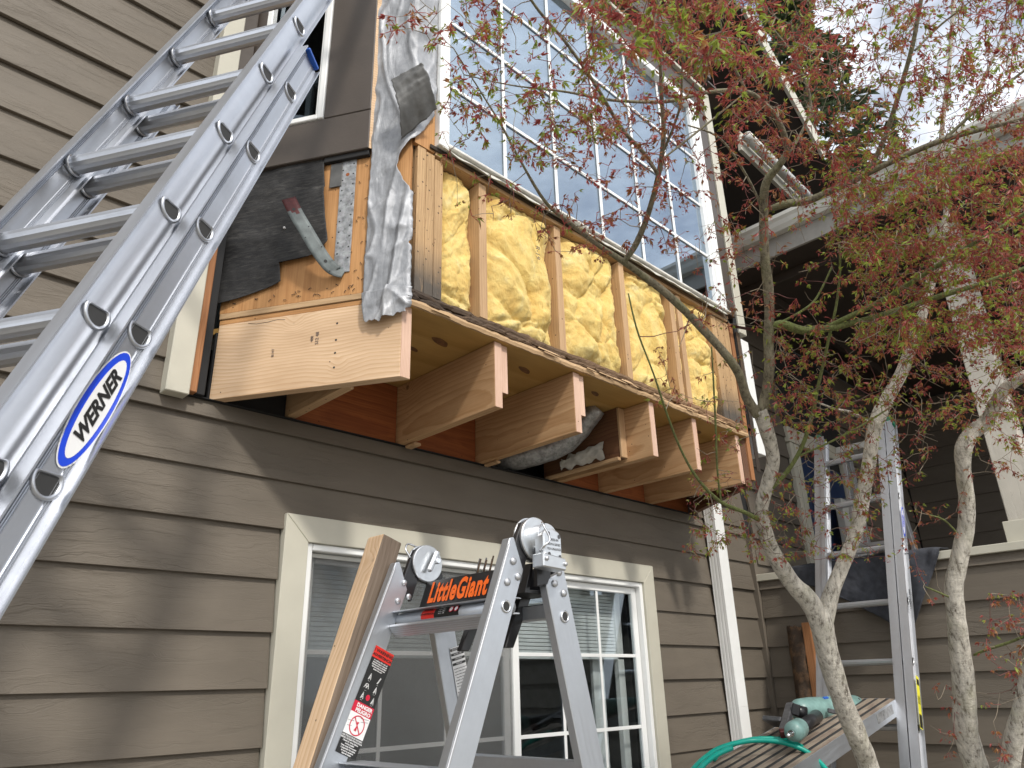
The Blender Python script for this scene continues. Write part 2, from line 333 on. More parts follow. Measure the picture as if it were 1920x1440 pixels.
def smoothpath(pts, sub=6):
    """Catmull-Rom through (Vector, radius)"""
    out = []
    P = [(V(p), r) for p, r in pts]; n = len(P)
    for i in range(n-1):
        p0, p1, p2, p3 = P[max(i-1, 0)][0], P[i][0], P[i+1][0], P[min(i+2, n-1)][0]
        for k in range(sub):
            t = k/sub; t2, t3 = t*t, t*t*t
            q = .5*((2*p1)+(-p0+p2)*t+(2*p0-5*p1+4*p2-p3)*t2+(-p0+3*p1-3*p2+p3)*t3)
            out.append((q, P[i][1]*(1-t)+P[i+1][1]*t))
    out.append(P[-1]); return out
def prism(name, parent, poly, thick, Mw, mat, ch=.001):
    """polygon in local XY extruded along local Z by thick (centred at 0..thick)"""
    bm = bmesh.new(); f = bm.faces.new([bm.verts.new((x, y, 0)) for x, y in poly]); r = bmesh.ops.extrude_face_region(bm, geom=[f])
    bmesh.ops.translate(bm, verts=[q for q in r['geom'] if isinstance(q, bmesh.types.BMVert)], vec=(0, 0, thick)); bmesh.ops.recalc_face_normals(bm, faces=bm.faces[:])
    if ch: bmesh.ops.bevel(bm, geom=bm.edges[:], offset=ch, segments=1, affect='EDGES')
    me = bpy.data.meshes.new(name); bm.to_mesh(me); bm.free(); me.materials.append(mat); return mesh(name, None, None, None, parent, Mw, mdata=me)
def grid(name, parent, fn, nu, nv, mat, smooth=True, kind=None):
    vs_ = [fn(i/nu, j/nv) for j in range(nv+1) for i in range(nu+1)]; fs = [(j*(nu+1)+i, j*(nu+1)+i+1, (j+1)*(nu+1)+i+1, (j+1)*(nu+1)+i) for j in range(nv) for i in range(nu)]
    o = V(vs_[0]); return mesh(name, [V(q)-o for q in vs_], fs, mat, parent, Matrix.Translation(o), smooth=smooth)
def solid(o, t):
    m = o.modifiers.new('thickness', 'SOLIDIFY'); m.thickness = t; m.offset = 0; return o
def text(name, parent, s, Mw, mat, size, bold=0, shear=0, xs=1, align='CENTER', ext=.0002, gap=1.0):
    cu = bpy.data.curves.new('t', 'FONT'); cu.body = s; cu.size = size; cu.align_x = align; cu.align_y = 'CENTER'; cu.offset = bold; cu.shear = shear; cu.extrude = ext; cu.resolution_u = 3; cu.space_character = gap
    to = bpy.data.objects.new('t', cu); C.objects.link(to); dg = bpy.context.evaluated_depsgraph_get(); me = bpy.data.meshes.new_from_object(to.evaluated_get(dg)); bpy.data.objects.remove(to)
    me.materials.clear(); me.materials.append(mat)
    if xs != 1: me.transform(Matrix.Diagonal((xs, 1, 1, 1)))
    return mesh(name, None, None, None, parent, Mw, mdata=me)
def basis(o, x, y):
    x = V(x).normalized(); y = V(y); y = (y-x*y.dot(x)).normalized(); z = x.cross(y)
    return Matrix(((x[0], y[0], z[0], o[0]), (x[1], y[1], z[1], o[1]), (x[2], y[2], z[2], o[2]), (0, 0, 0, 1)))

# ================================================================== SETTING
g = mesh('ground', [(-120, -120, 0), (120, -120, 0), (120, 120, 0), (-120, 120, 0)], [(0, 1, 2, 3)], M['ground'], None, Matrix.Translation((0, 0, GZ))); tag(g, 'pale patio ground around the house, out of view', kind='structure'); 

E0, EX = .0125, .1775           # first course line, exposure
_sb = {}
def siding(parent, x0, x1, k, mat, org, xd, nd, ztop=None, zbot=None):
    """one lap board; course k starts at z = E0+EX*k. org: point on wall plane, xd along wall, nd outwards"""
    L = x1-x0; z0 = E0+EX*k if zbot is None else zbot; z1 = (E0+EX*(k+1)+.012) if ztop is None else ztop
    key = (round(L, 3), round(z1-z0, 4), mat.name)
    if key not in _sb:
        h = z1-z0; t0 = .023; t1 = .005; prof = [(-t1*0-.002, h), (t1, h), (t0, .0015), (t0-.0015, 0), (t0-.014, 0), (-.004, h*.5)]
        n = max(2, int(L/.25)); vs_, fs = [], []
        for i in range(n+1):
            for (d, z) in prof: vs_.append((-L/2+L*i/n, -d, z-h/2))
        m = len(prof)
        for i in range(n):
            for j in range(m): fs.append((i*m+j, i*m+(j+1) % m, (i+1)*m+(j+1) % m, (i+1)*m+j))
        fs.append(tuple(range(m))); fs.append(tuple(n*m+j for j in range(m-1, -1, -1)))
        me = bpy.data.meshes.new('siding'); me.from_pydata(vs_, [], fs); me.update(); me.materials.append(mat); _sb[key] = me
    xd = V(xd); nd = V(nd); c = V(org)+xd*((x0+x1)/2); c.z = (z0+z1)/2
    jit = (hash((k, round(x0, 2))) % 7-3)*.0006
    c = c+nd*jit
    Mw = Matrix(((xd[0], -nd[0], 0, c[0]), (xd[1], -nd[1], 0, c[1]), (xd[2], -nd[2], 1, c[2]), (0, 0, 0, 1)))
    return mesh('siding_board', None, None, None, parent, Mw, mdata=_sb[key])

# ------------------------------------------------------------------ main house wall
house = thing('house_wall', 'taupe lap siding wall of the house with a white grid window below the opened bay', 'house wall', (1, 2.5, GZ))
WY = 2.5; org = (0, WY, 0); X, N = (1, 0, 0), (0, -1, 0)
kb = int(math.floor((GZ-E0)/EX))
for k in range(kb, 30):
    zc = E0+EX*k
    if k <= 4:
        zt = None if k < 4 else .902
        if zc < -.86: siding(house, -2.5, 4.66, k, M['siding'], org, X, N)
        elif zc < .45: 
            siding(house, -2.5, 1.272, k, M['siding'], org, X, N); siding(house, 3.515, 4.66, k, M['siding'], org, X, N)
        else: siding(house, -2.5, 4.66, k, M['siding'], org, X, N)
    elif k == 5:
        siding(house, -2.5, 4.66, k, M['siding'], org, X, N, ztop=.963)
        siding(house, -2.5, .785, k, M['siding'], (0, WY+.001, 0), X, N, zbot=.955, ztop=E0+EX*6+.012); siding(house, 4.08, 4.66, k, M['siding'], (0, WY+.001, 0), X, N, zbot=.955, ztop=E0+EX*6+.012)
    else:
        siding(house, -2.5, .785, k, M['siding'], org, X, N)
        if k < 17: siding(house, 4.08, 4.66, k, M['siding'], org, X, N)
# porch back wall siding beyond the corner
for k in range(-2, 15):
    siding(house, 4.76, 5.52, k, M['siding'] if k < 5 else M['siding_shaded'], org, X, N)  # upper courses switch to the siding with shade in its colour
    siding(house, 6.7, 8.19, k, M['siding_shaded'], org, X, N)
# core (sheathing and framing behind the siding)
box('wall_sheathing', house, (-2.5, 2.504, GZ), (1.34, 2.62, .95), M['blackgap'], 0)
box('wall_sheathing', house, (3.45, 2.504, GZ), (8.3, 2.62, .95), M['blackgap'], 0)
box('wall_sheathing', house, (1.34, 2.504, GZ), (3.45, 2.62, -.80), M['blackgap'], 0)
box('wall_sheathing', house, (1.34, 2.504, .53), (3.45, 2.62, .95), M['blackgap'], 0)
box('wall_sheathing', house, (-2.5, 2.504, .95), (.90, 2.62, 5.3), M['blackgap'], 0)
box('wall_sheathing', house, (4.06, 2.504, .95), (8.3, 2.62, 3.0), M['blackgap'], 0)
box('wall_sheathing', house, (.90, 2.504, 3.72), (4.06, 2.62, 5.3), M['blackgap'], 0)
# lower and upper room shells seen through the windows
def room(a, b, mat):
    (x0, y0, z0), (x1, y1, z1) = a, b
    v = [(x0, y0, z0), (x1, y0, z0), (x1, y1, z0), (x0, y1, z0), (x0, y0, z1), (x1, y0, z1), (x1, y1, z1), (x0, y1, z1)]
    return mesh('room_wall', v, [(0, 1, 2, 3), (7, 6, 5, 4), (2, 1, 5, 6), (0, 3, 7, 4), (3, 2, 6, 7)], mat, house)
room((.3, 2.63, GZ), (4.5, 5.2, .93), M['room']); room((-.5, 2.63, 1.262), (4.5, 5.6, 3.70), M['room'])
# inside corner post
box('corner_post', house, (4.66, 2.455, GZ), (4.70, 2.50, .90), M['siding'], .002, 'z')
# tan board left of the bay, with its raw edge
t_ = box('tan_trim_board', house, (.782, 2.43, .945), (.862, 2.485, 4.2), M['tan'], .003, 'z')
tag(box('raw_trim_edge', house, (.8645, 2.445, .965), (.892, 2.49, 1.95), M['orange_edge'], .003, 'z'), 'splintered raw wood edge beside the tan board')
box('building_paper_strip', house, (.8935, 2.462, .968), (.925, 2.50, 1.95), M['blackgap'], .002, 'z')
box('brown_corner_board', house, (.8645, 2.455, 1.955), (.925, 2.50, 4.2), M['brown'], .003, 'z')
# course flashing under the bay
box('flashing_strip', house, (.80, 2.476, .9640), (4.02, 2.51, .9665), M['blackgap'], 0)

# lower window
def window(parent, x0, x1, z0, z1):
    cw = .0955
    yc0, yc1 = 2.462, 2.503
    def cas(poly):
        return prism('window_casing', parent, poly, yc1-yc0, Matrix(((1, 0, 0, 0), (0, 0, 1, yc0), (0, 1, 0, 0), (0, 0, 0, 1))), M['tan'], .002)
    a, b, c, d = (x0, z1), (x1, z1), (x1-cw, z1-cw), (x0+cw, z1-cw); e = .0006
    cas([(x0+e, z1), (x1-e, z1), (x1-cw-e, z1-cw), (x0+cw+e, z1-cw)]); cas([(x0, z1-e), (x0+cw, z1-cw-e), (x0+cw, z0+cw+e), (x0, z0+e)]); cas([(x1, z1-e), (x1-cw, z1-cw-e), (x1-cw, z0+cw+e), (x1, z0+e)]); cas([(x0+e, z0), (x1-e, z0), (x1-cw-e, z0+cw), (x0+cw+e, z0+cw)])
    X0, X1, Z0, Z1 = x0+cw, x1-cw, z0+cw, z1-cw; y = 2.475
    fr = box('window_frame', parent, (X0+.001, y, Z0), (X0+.026, 2.56, Z1), M['white'], .003, 'z')
    box('frame_rail', fr, (X1-.026, y, Z0), (X1-.001, 2.56, Z1), M['white'], .003, 'z'); box('frame_rail', fr, (X0+.027, y, Z1-.026), (X1-.027, 2.56, Z1-.001), M['white'], .003); box('frame_rail', fr, (X0+.027, y, Z0), (X1-.027, 2.56, Z0+.03), M['white'], .003)
    mid = 2.45
    for s, (a, b, yy) in enumerate(((X0+.03, mid, 2.530), (mid-.005, X1-.03, 2.503))):
        sh = box('window_sash', parent, (a, yy, Z0+.032), (a+.038, yy+.025, Z1-.028), M['white'], .003, 'z')
        box('sash_rail', sh, (b-.038, yy, Z0+.032), (b, yy+.025, Z1-.028), M['white'], .003, 'z'); box('sash_rail', sh, (a+.039, yy, Z1-.062), (b-.039, yy+.025, Z1-.028), M['white'], .003); box('sash_rail', sh, (a+.039, yy, Z0+.032), (b-.039, yy+.025, Z0+.068), M['white'], .003)
        xa, xb = a+.0385, b-.0385
        box('pane', sh, (xa, yy+.010, Z0+.0685), (xb, yy+.013, Z1-.0625), M['glass_lo'], 0)
        for f_ in (1/3, 2/3): box('muntin', sh, (xa+(xb-xa)*f_-.008, yy+.0035, Z0+.069), (xa+(xb-xa)*f_+.008, yy+.0090, Z1-.063), M['white'], .001, 'z')
        for zz in (.132, -.205, -.54): box('muntin', sh, (xa, yy+.0040, zz-.008), (xb, yy+.0085, zz+.008), M['white'], .001)
    box('insect_screen', parent, (X0+.032, 2.510, Z0+.035), (mid-.01, 2.512, Z1-.03), M['screen'], 0)
    box('screen_frame', parent, (X0+.03, 2.507, Z1-.045), (mid-.008, 2.515, Z1-.030), M['gutter'], .001); box('screen_frame', parent, (X0+.0275, 2.507, Z0+.03), (X0+.045, 2.515, Z1-.046), M['gutter'], .001, 'z')
    for i in range(19): box('blind_slat', parent, (X0+.05, 2.612, Z1-.05-.0175*i), (X1-.05, 2.622, Z1-.0355-.0175*i), M['blind'], 0)
    box('blind_rail', parent, (X0+.05, 2.60, Z1-.39), (X1-.05, 2.645, Z1-.365), M['blind'], .002)
    box('window_jamb', parent, (X1-.10, 2.60, Z0), (X1-.05, 2.63, Z1), M['white'], .002, 'z'); box('curtain_panel', parent, (X1-.24, 2.66, Z0), (X1-.15, 2.68, Z1), M['blind'], .002, 'z')
window(house, 1.2775, 3.511, -.85, .602)
# main eave and the upper roof parts at right
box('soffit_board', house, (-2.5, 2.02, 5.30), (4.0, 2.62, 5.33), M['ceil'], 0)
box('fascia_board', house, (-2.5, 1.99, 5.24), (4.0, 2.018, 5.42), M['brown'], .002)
box('recess_wall', house, (4.0, 3.3, 2.9), (8.4, 3.35, 6.6), M['blackgap'], 0); box('recess_side', house, (4.0, 2.02, 2.9), (4.04, 3.3, 6.6), M['blackgap'], 0); mesh('recess_roof', [(4.0, 2.01, 6.4), (6.95, 2.01, 4.35), (6.95, 3.3, 4.35), (4.0, 3.3, 6.4)], [(0, 1, 2, 3)], M['ceil'], house)  # recess planes coloured black to hold the deep shade under the gable
A, B = ony(1395, 14, 2.0), ony(1545, 290, 2.0)
beam('rake_board', house, A, B, .03, .17, M['tan'], up=(0, 0, 1)); beam('rake_soffit', house, A+Vector((0, .15, .03)), B+Vector((0, .15, .03)), .26, .02, M['ceil'])
A, B = ony(1400, 255, 2.0), ony(1516, 371, 2.0)
tube('roof_gutter', house, [A, B], .042, M['gutter'], 14); beam('fascia_board', house, A+Vector((0, .07, .0)), B+Vector((0.02, .07, .0)), .03, .2, M['tan'])

# ------------------------------------------------------------------ the bay
bay = thing('bay_window', 'projecting bay stripped open to studs, joists and yellow insulation under a large white grid window', 'bay window', (2.4, 2.2, .965))
F = 1.86                                              # front plane
CL = Vector((1.343, F, 0)); SD = Vector((-.5255, .8508, 0)); SN = Vector((-.8508, -.5255, 0))
def side(s, z, out=0.0): return CL+SD*s+SN*out+Vector((0, 0, z))
def sidebox(name, s0, s1, z0, z1, o0, o1, mat, parent=None, ch=.0015, vert=False):
    c = side((s0+s1)/2, (z0+z1)/2, (o0+o1)/2); 
    if vert: return mesh(name, None, None, None, parent or bay, frame(c, (0, 0, 1), z=SN), mdata=boxmesh(z1-z0, abs(s1-s0), abs(o1-o0), mat, ch))
    return mesh(name, None, None, None, parent or bay, frame(c, SD, z=(0, 0, 1)), mdata=boxmesh(abs(s1-s0), abs(o1-o0), z1-z0, mat, ch))
# subfloor sheet
XR = 3.66
MI = Matrix.Identity(4)
prism('subfloor_sheet', bay, [(.93, 2.56), (1.348, F+.003), (XR, F+.003), (4.04, 2.56)], .024, Matrix.Translation((0, 0, 1.236)), M['subfloor'], .001)
# joists (front at y 1.877)
jf = M['lumber_pink']
def joist(x, z0=.966, z1=1.2345, y0=1.877, t=.038, mat=jf, cap=True, yb=2.53):
    o = box('joist', bay, (x, y0, z0), (x+t, yb, z1), mat, .002, 'y')
    if cap: box('joist_end', bay, (x+.001, y0-.0015, z0+.001), (x+t-.001, y0-.0002, z1-.001), M['endgrain'], 0, 'z')
    return o
for x in (1.770, 2.227, 2.765, 3.130, 3.552): joist(x)
tag(joist(1.252, .972, 1.2345, 2.085, .038, M['stud'], False), 'joist hidden in shade behind the angled board')
for x in (1.8095, 2.2665): tag(joist(x, 1.035 if x < 2 else 1.05, 1.2345, 1.885, .036, M['orange_edge'], True), 'short reddish old joist stub beside a new joist')
tag(joist(3.170, 1.08, 1.2345, 1.892, .03, M['orange_edge'], False), 'short reddish old joist stub beside a new joist')
tag(joist(2.722, .985, 1.2345, 2.035, .041, M['darkwood'], False), 'dark old joist cut back beside the new one'); box('joist_ledger', bay, (2.70, 2.03, .968), (2.7215, 2.50, .985), M['stud'], .002, 'y')
box('joist_cut_edge', bay, (2.7195, 2.02, .985), (2.7635, 2.0335, 1.233), M['stud'], .002, 'z')
box('joist_block', bay, (1.795, 2.40, .950), (1.83, 2.47, .9645), M['stud'], .004); box('joist_block', bay, (2.25, 2.38, .952), (2.275, 2.47, .9645), M['stud'], .004)
# rim behind the joists
for a, b in ((1.292, 1.768), (1.848, 2.225), (2.806, 3.128), (3.20, 3.55), (3.592, 4.0)):
    box('rim_panel', bay, (a, 2.50, .972), (b, 2.528, 1.235), M['redply'], .001)
box('cavity_back', bay, (.93, 2.66, .9), (4.05, 2.68, 1.235), M['blackgap'], 0); box('cavity_floor', bay, (.93, 2.515, .951), (4.05, 2.66, .953), M['blackgap'], 0)
box('cavity_paper', bay, (.95, 2.50, .968), (1.25, 2.515, 1.235), M['blackgap'], 0)
grid('insulation_scrap', bay, lambda u, v: (2.716-.012*math.sin(math.pi*v)-.01*noise.noise(Vector((u*6, v*5, 1))), 2.12+.28*u, 1.0+.085*v*(1-.3*u)+.02*noise.noise(Vector((u*7, v*3, 4)))), 20, 8, M['whitedirty'])
dp = [(Vector((2.66, 2.10, 1.24)), .045), (Vector((2.60, 2.26, 1.10)), .06), (Vector((2.50, 2.42, 1.05)), .065), (Vector((2.42, 2.64, 1.04)), .065)]
pp = smoothpath(dp, 5); tag(tube('duct', bay, [p for p, r in pp], [r*(1+.04*(i % 2)) for i, (p, r) in enumerate(pp)], M['galv'], 14), 'galvanised duct in the dark joist cavity')
# angled side joist (new board)
nb = prism('angled_joist', bay, [(.020, 0), (-.0035, -.038), (.742, -.038), (.742, 0)], .2955, Matrix(((SD.x, SN.x, 0, CL.x), (SD.y, SN.y, 0, CL.y), (0, 0, 1, .9665), (0, 0, 0, 1))), M['lumber'], .0015); tag(nb, 'fresh pale board along the angled side of the bay')
box('joist_end', bay, (1.3345, 1.8752, .968), (1.3735, 1.8765, 1.26), M['endgrain'], 0, 'z')
for z in (1.03, 1.085, 1.135, 1.20):
    o = side(.262+.0*z, z, .0008); mesh('nail_head', [(math.cos(a)*.0042, math.sin(a)*.0042, 0) for a in np.linspace(0, 6.283, 9)[:-1]], [tuple(range(8))], M['rubber'], bay, basis(o, -SD, (0, 0, 1)))
tx = basis(side(.335, 1.152, .0012), (0, 0, 1), SD); text('lumber_stamp', bay, 'S12 48', tx, M['ink'], .018); tx = basis(side(.355, 1.152, .0012), (0, 0, 1), SD); text('lumber_stamp', bay, '488', tx, M['ink'], .015)
tx = basis(side(.505, 1.118, .0012), (0, 0, 1), SD); text('lumber_stamp', bay, 'III HT', tx, M['ink'], .014)
pts = [(.62, 1.252), (.585, 1.245), (.54, 1.246), (.50, 1.2505), (.47, 1.2455)]
tube('board_crack', bay, [side(s, z, .0002) for s, z in pts], .0009, M['rubber'], 4)
sidebox('plate_edge', .02, .745, 1.2635, 1.283, -.06, -.003, M['ply']); sidebox('plate_edge', .02, .745, 1.2845, 1.308, -.06, .002, M['stud_rot'])
sheath = sidebox('plywood_sheathing', .10, .75, 1.3095, 1.95, -.02, -.002, M['ply'], vert=True); 
# staples
for i in range(42):
    s = random.uniform(.16, .72); z = random.choice([random.uniform(1.32, 1.36), random.uniform(1.32, 1.9)])
    if z > 1.36: s = random.uniform(.14, .24)
    a = random.uniform(-1.2, 1.2); L = .009; d = SD*math.cos(a)*L+Vector((0, 0, math.sin(a)*L)); c = side(s, z, -.0012); tube('staple', bay, [c-d*.6, c+SN*.003-d*.5, c+SN*.003+d*.5, c+d*.6], .0011, M['rubber'], 4)
# studs along the front
yb = 1.95
def stud(x, t=.040, z0=1.304, z1=1.925, mat=None, y0=F): return box('stud', bay, (x, y0, z0), (x+t, y0+.10, z1), mat or M['stud'], .002, 'z')
for i, x in enumerate((1.371, 1.4125, 1.4545)): tag(stud(x, .040, mat=M['stud_rot2'], z1=1.945 - i*.012), 'weathered corner stud peppered with nail holes') 
for x in (1.684, 2.138, 2.602, 3.03, 3.10): stud(x)
for x, wd in ((3.445, .05), (3.50, .07), (3.575, .055)): stud(x, wd, mat=M['stud_rot2'])
box('end_sheathing', bay, (3.40, 1.905, 1.304), (3.66, 1.925, 1.93), M['ply'], .001, 'z')
box('cavity_sheathing', bay, (1.50, 1.965, 1.304), (3.44, 1.975, 1.93), M['subfloor'], 0)
# far side stud face return near the corner
box('corner_stud_return', bay, (1.372, 1.962, 1.31), (1.41, 2.05, 1.93), M['ply'], .002, 'z')
box('corner_plywood', bay, (1.352, F-.004, 1.94), (1.447, F+.016, 2.55), M['ply'], .001, 'z')
sidebox('corner_plywood_side', .006, .10, 1.32, 2.7, -.022, -.003, M['ply'], vert=True)
for (kx, ky, ka, kb_) in ((1.62, 2.02, .050, .020), (1.58, 2.14, .032, .012), (2.06, 2.0, .045, .016), (2.50, 1.98, .036, .013), (2.95, 2.05, .04, .015), (3.36, 1.98, .034, .013), (1.46, 2.2, .03, .012), (2.42, 2.2, .03, .012)):
    mesh('knot', [(ka*math.cos(t_)*(1+.12*math.sin(3*t_)), kb_*math.sin(t_), 0) for t_ in np.linspace(0, 6.283, 25)[:-1]], [tuple(range(24))], M['knot'], bay, Matrix.Translation((kx, ky, 1.2352)) @ Matrix.Rotation(.35, 4, 'Z'))
# rotten bottom plate: ragged sheet edge, two layers
def ragged(name, x0, x1, z0, z1, yf, yb_, mat, amp, seed, n=150, zamp=.006):
    vs_, fs = [], []; rows = 5
    for i in range(n+1):
        x = x0+(x1-x0)*i/n; p = Vector((x*14, seed, 0))
        bite = amp*max(0, noise.fractal(p, 1, 2, 4))+amp*.6*max(0, noise.noise(Vector((x*3, seed*2, 0))))
        zt = z1+zamp*noise.fractal(Vector((x*18, seed+5, 0)), 1, 2, 3); zb = z0+zamp*noise.fractal(Vector((x*15, seed+9, 0)), 1, 2, 3)
        y = yf+bite
        vs_ += [(x, yb_, zb), (x, y+.004, zb), (x, y+amp*.25*noise.noise(Vector((x*40, seed, 3))), (zb+zt)/2), (x, y+.003, zt), (x, yb_, zt)]
    for i in range(n):
        for j in range(rows): fs.append((i*rows+j, i*rows+(j+1) % rows, (i+1)*rows+(j+1) % rows, (i+1)*rows+j))
    fs.append(tuple(range(rows))); fs.append(tuple(n*rows+j for j in range(rows-1, -1, -1)))
    o = Vector((x0, yf, z0)); return mesh(name, [V(v)-o for v in vs_], fs, mat, bay, Matrix.Translation(o))
tag(ragged('bottom_plate', 1.352, 3.66, 1.279, 1.303, F-.010, F+.10, M['rot'], .016, 1.3), 'rotten blackened bottom plate'); tag(ragged('bottom_plate_edge', 1.352, 3.66, 1.2605, 1.278, F-.016, F+.10, M['rot'], .030, 7.7), 'splintered rotten edge of the floor sheet')
ragged('subfloor_edge', 1.352, 3.66, 1.2365, 1.2600, F-.012, F+.002, M['stud_rot'], .008, 3.1, zamp=.004)
for i in range(16):
    x = random.uniform(1.4, 3.5); L = random.uniform(.05, .16); c = Vector((x, F-.012-random.uniform(0, .008), 1.245+random.uniform(0, .03)))
    mesh('splinter', [(0, 0, 0), (L, -.004, -.004), (L*.8, .003, .006), (.01, .004, .008)], [(0, 1, 2), (0, 2, 3), (0, 1, 3), (1, 2, 3)], M['stud_rot'], bay, Matrix.Translation(c))
# top rough sill under window
box('rough_sill', bay, (1.452, F-.006, 1.9335), (3.62, F+.10, 1.9625), M['stud'], .002)
box('rough_sill_edge', bay, (1.42, F-.014, 1.948), (3.62, F-.0065, 1.967), M['rot'], .002)
# insulation batts
def batt(x0, x1, seed, bul=.04, rec=.06):
    def fn(u, v):
        x = x0+(x1-x0)*u; z = 1.304+.627*v
        e = min(1, min(u, 1-u)*5.0)**.7*min(1, min(v, 1-v)*9+.25)**.5
        p = Vector((x*3.0, seed, z*3.0)); wv = Vector((noise.noise(p*.8), noise.noise(p*.8+Vector((9, 0, 0))), noise.noise(p*.8+Vector((0, 9, 0)))))
        q = p*1.15+wv*1.1
        d, _ = noise.voronoi(q); pil = min(1, (d[1]-d[0])*2.3)**.5
        f1 = noise.fractal(p*2.6+wv*1.5, .8, 2, 5)
        edge = min(u, 1-u)*(x1-x0); lo = F+.014 if edge < .022 else -9
        return (x+.006*f1*(edge > .004), max(lo, F+rec-(rec+bul)*e*(.48+.52*pil)-.012*f1+.008*(1-min(1, abs(noise.noise(p*1.7+wv*1.2))*5))-.004*noise.fractal(p*9+wv*3, .7, 2, 3)), z+.006*wv.x)
    return grid('insulation_batt', bay, fn, 72, 96, M['insul'])
batt(1.496, 1.684, 2.2, -.02, .07); batt(1.726, 2.137, 5.1, .018); batt(2.18, 2.601, 8.4, .02); batt(2.644, 3.03, 11.7, .012); batt(3.07, 3.10, 1, 0, .05); batt(3.142, 3.442, 14.9, .014)
text('insulation_print', bay, 'R-19', basis((1.985, F-.034, 1.70), (0, 0, -1), (1, 0, 0)), M['ink'], .035)
# big window
WX0, WX1, WZ0, WZ1 = 1.448, 3.602, 1.968, 3.53
fr = box('window_frame', bay, (WX0, F-.035, WZ0), (WX0+.050, F+.05, WZ1), M['white'], .003, 'z')
box('frame_rail', fr, (WX1-.060, F-.028, WZ0+.03), (WX1, F+.05, WZ1), M['white'], .003, 'z'); box('frame_rail', fr, (WX0+.0505, F-.028, WZ1-.055), (WX1-.0605, F+.05, WZ1-.001), M['white'], .003)
box('window_sill', bay, (WX0+.0505, F-.048, WZ0), (WX1, F+.05, WZ0+.014), M['whitedirty'], .003); box('window_sill', bay, (WX0+.0505, F-.034, WZ0+.0145), (WX1-.0605, F+.05, WZ0+.030), M['whitedirty'], .003); box('sash_rail', fr, (WX0+.0505, F-.020, WZ0+.0305), (WX1-.0605, F+.05, WZ0+.046), M['white'], .003)
box('sash_stile', fr, (WX0+.0505, F-.012, WZ0+.0465), (WX0+.066, F+.04, WZ1-.056), M['white'], .002, 'z'); box('sash_stile', fr, (WX1-.082, F-.012, WZ0+.0465), (WX1-.061, F+.04, WZ1-.056), M['white'], .002, 'z')
box('pane', bay, (1.5145, F+.012, WZ0+.047), (3.5195, F+.016, WZ1-.057), M['glass_up'], 0)
for x in (1.845, 2.180, 2.515, 2.850, 3.185): box('muntin', bay, (x-.0085, F+.004, WZ0+.047), (x+.0085, F+.0105, WZ1-.057), M['white'], .001, 'z')
for z in (2.345, 2.708, 3.070): box('muntin', bay, (1.515, F+.0045, z-.0085), (3.519, F+.010, z+.0085), M['white'], .001)
# torn flashing under the sill
def fl(u, v):
    x = WX0+.02+2.1*u; return (x, F-.030-.012*v+.006*noise.noise(Vector((x*9, v*2, 0))), WZ0-.001-.020*v*(1+.8*noise.noise(Vector((x*12, 0, 3)))))
solid(grid('sill_flashing', bay, fl, 90, 3, M['whitedirty']), .0015)
# head trim, right trim
box('head_trim', bay, (1.40, F-.02, 3.532), (3.70, F+.02, 3.70), M['brown'], .002); box('head_trim_cap', bay, (1.38, F-.045, 3.702), (3.72, F+.02, 3.728), M['tan'], .002)
box('bay_soffit', bay, (.80, 1.80, 3.80), (4.0, 2.5, 3.815), M['brown'], 0); box('bay_fascia', bay, (1.2, 1.775, 3.80), (3.75, 1.798, 3.98), M['brown'], .002); box('head_trim', bay, (1.40, F-.01, 3.742), (3.70, F+.02, 3.798), M['brown'], .002)
box('jamb_trim', bay, (3.604, F-.02, 1.985), (3.70, F+.02, 3.53), M['brown'], .002, 'z')
box('white_corner_board', bay, (3.745, F-.012, 1.905), (3.825, F+.10, 3.76), M['tan'], .003, 'z'); box('white_corner_board', bay, (3.745, F-.012, 1.16), (3.825, F+.10, 1.865), M['white'], .003, 'z')
box('jamb_edge', bay, (3.7015, F+.0, 1.30), (3.744, F+.08, 3.74), M['blackgap'], .001, 'z'); box('rotted_end_board', bay, (3.706, F-.008, 1.05), (3.741, F-.001, 1.90), M['rot'], .002, 'z')
tag(beam('rusty_flashing', bay, (3.62, F-.02, 1.905), (3.83, F-.06, 1.93), .03, .002, M['rustpaint']), 'bent rusty flashing end below the window')
box('jamb_trim_lower', bay, (3.664, F+.01, 1.0), (3.70, F+.03, 1.95), M['orange_edge'], .002, 'z')
# right hand angled side (mirror)
RD = Vector((.5255, .8508, 0)); RN = Vector((.8508, -.5255, 0)); CR = Vector((3.66, F, 0))
def rs(name, s0, s1, z0, z1, o0, o1, mat):
    c = CR+RD*(s0+s1)/2+RN*(o0+o1)/2+Vector((0, 0, (z0+z1)/2)); return mesh(name, None, None, None, bay, frame(c, RD, z=(0, 0, 1)), mdata=boxmesh(s1-s0, abs(o1-o0), z1-z0, mat, .001))
rs('side_sheathing', .12, .75, 1.30, 3.76, -.03, -.01, M['ply']); rs('angled_joist_far', .02, .74, .9665, 1.235, -.04, -.002, M['darkwood'])
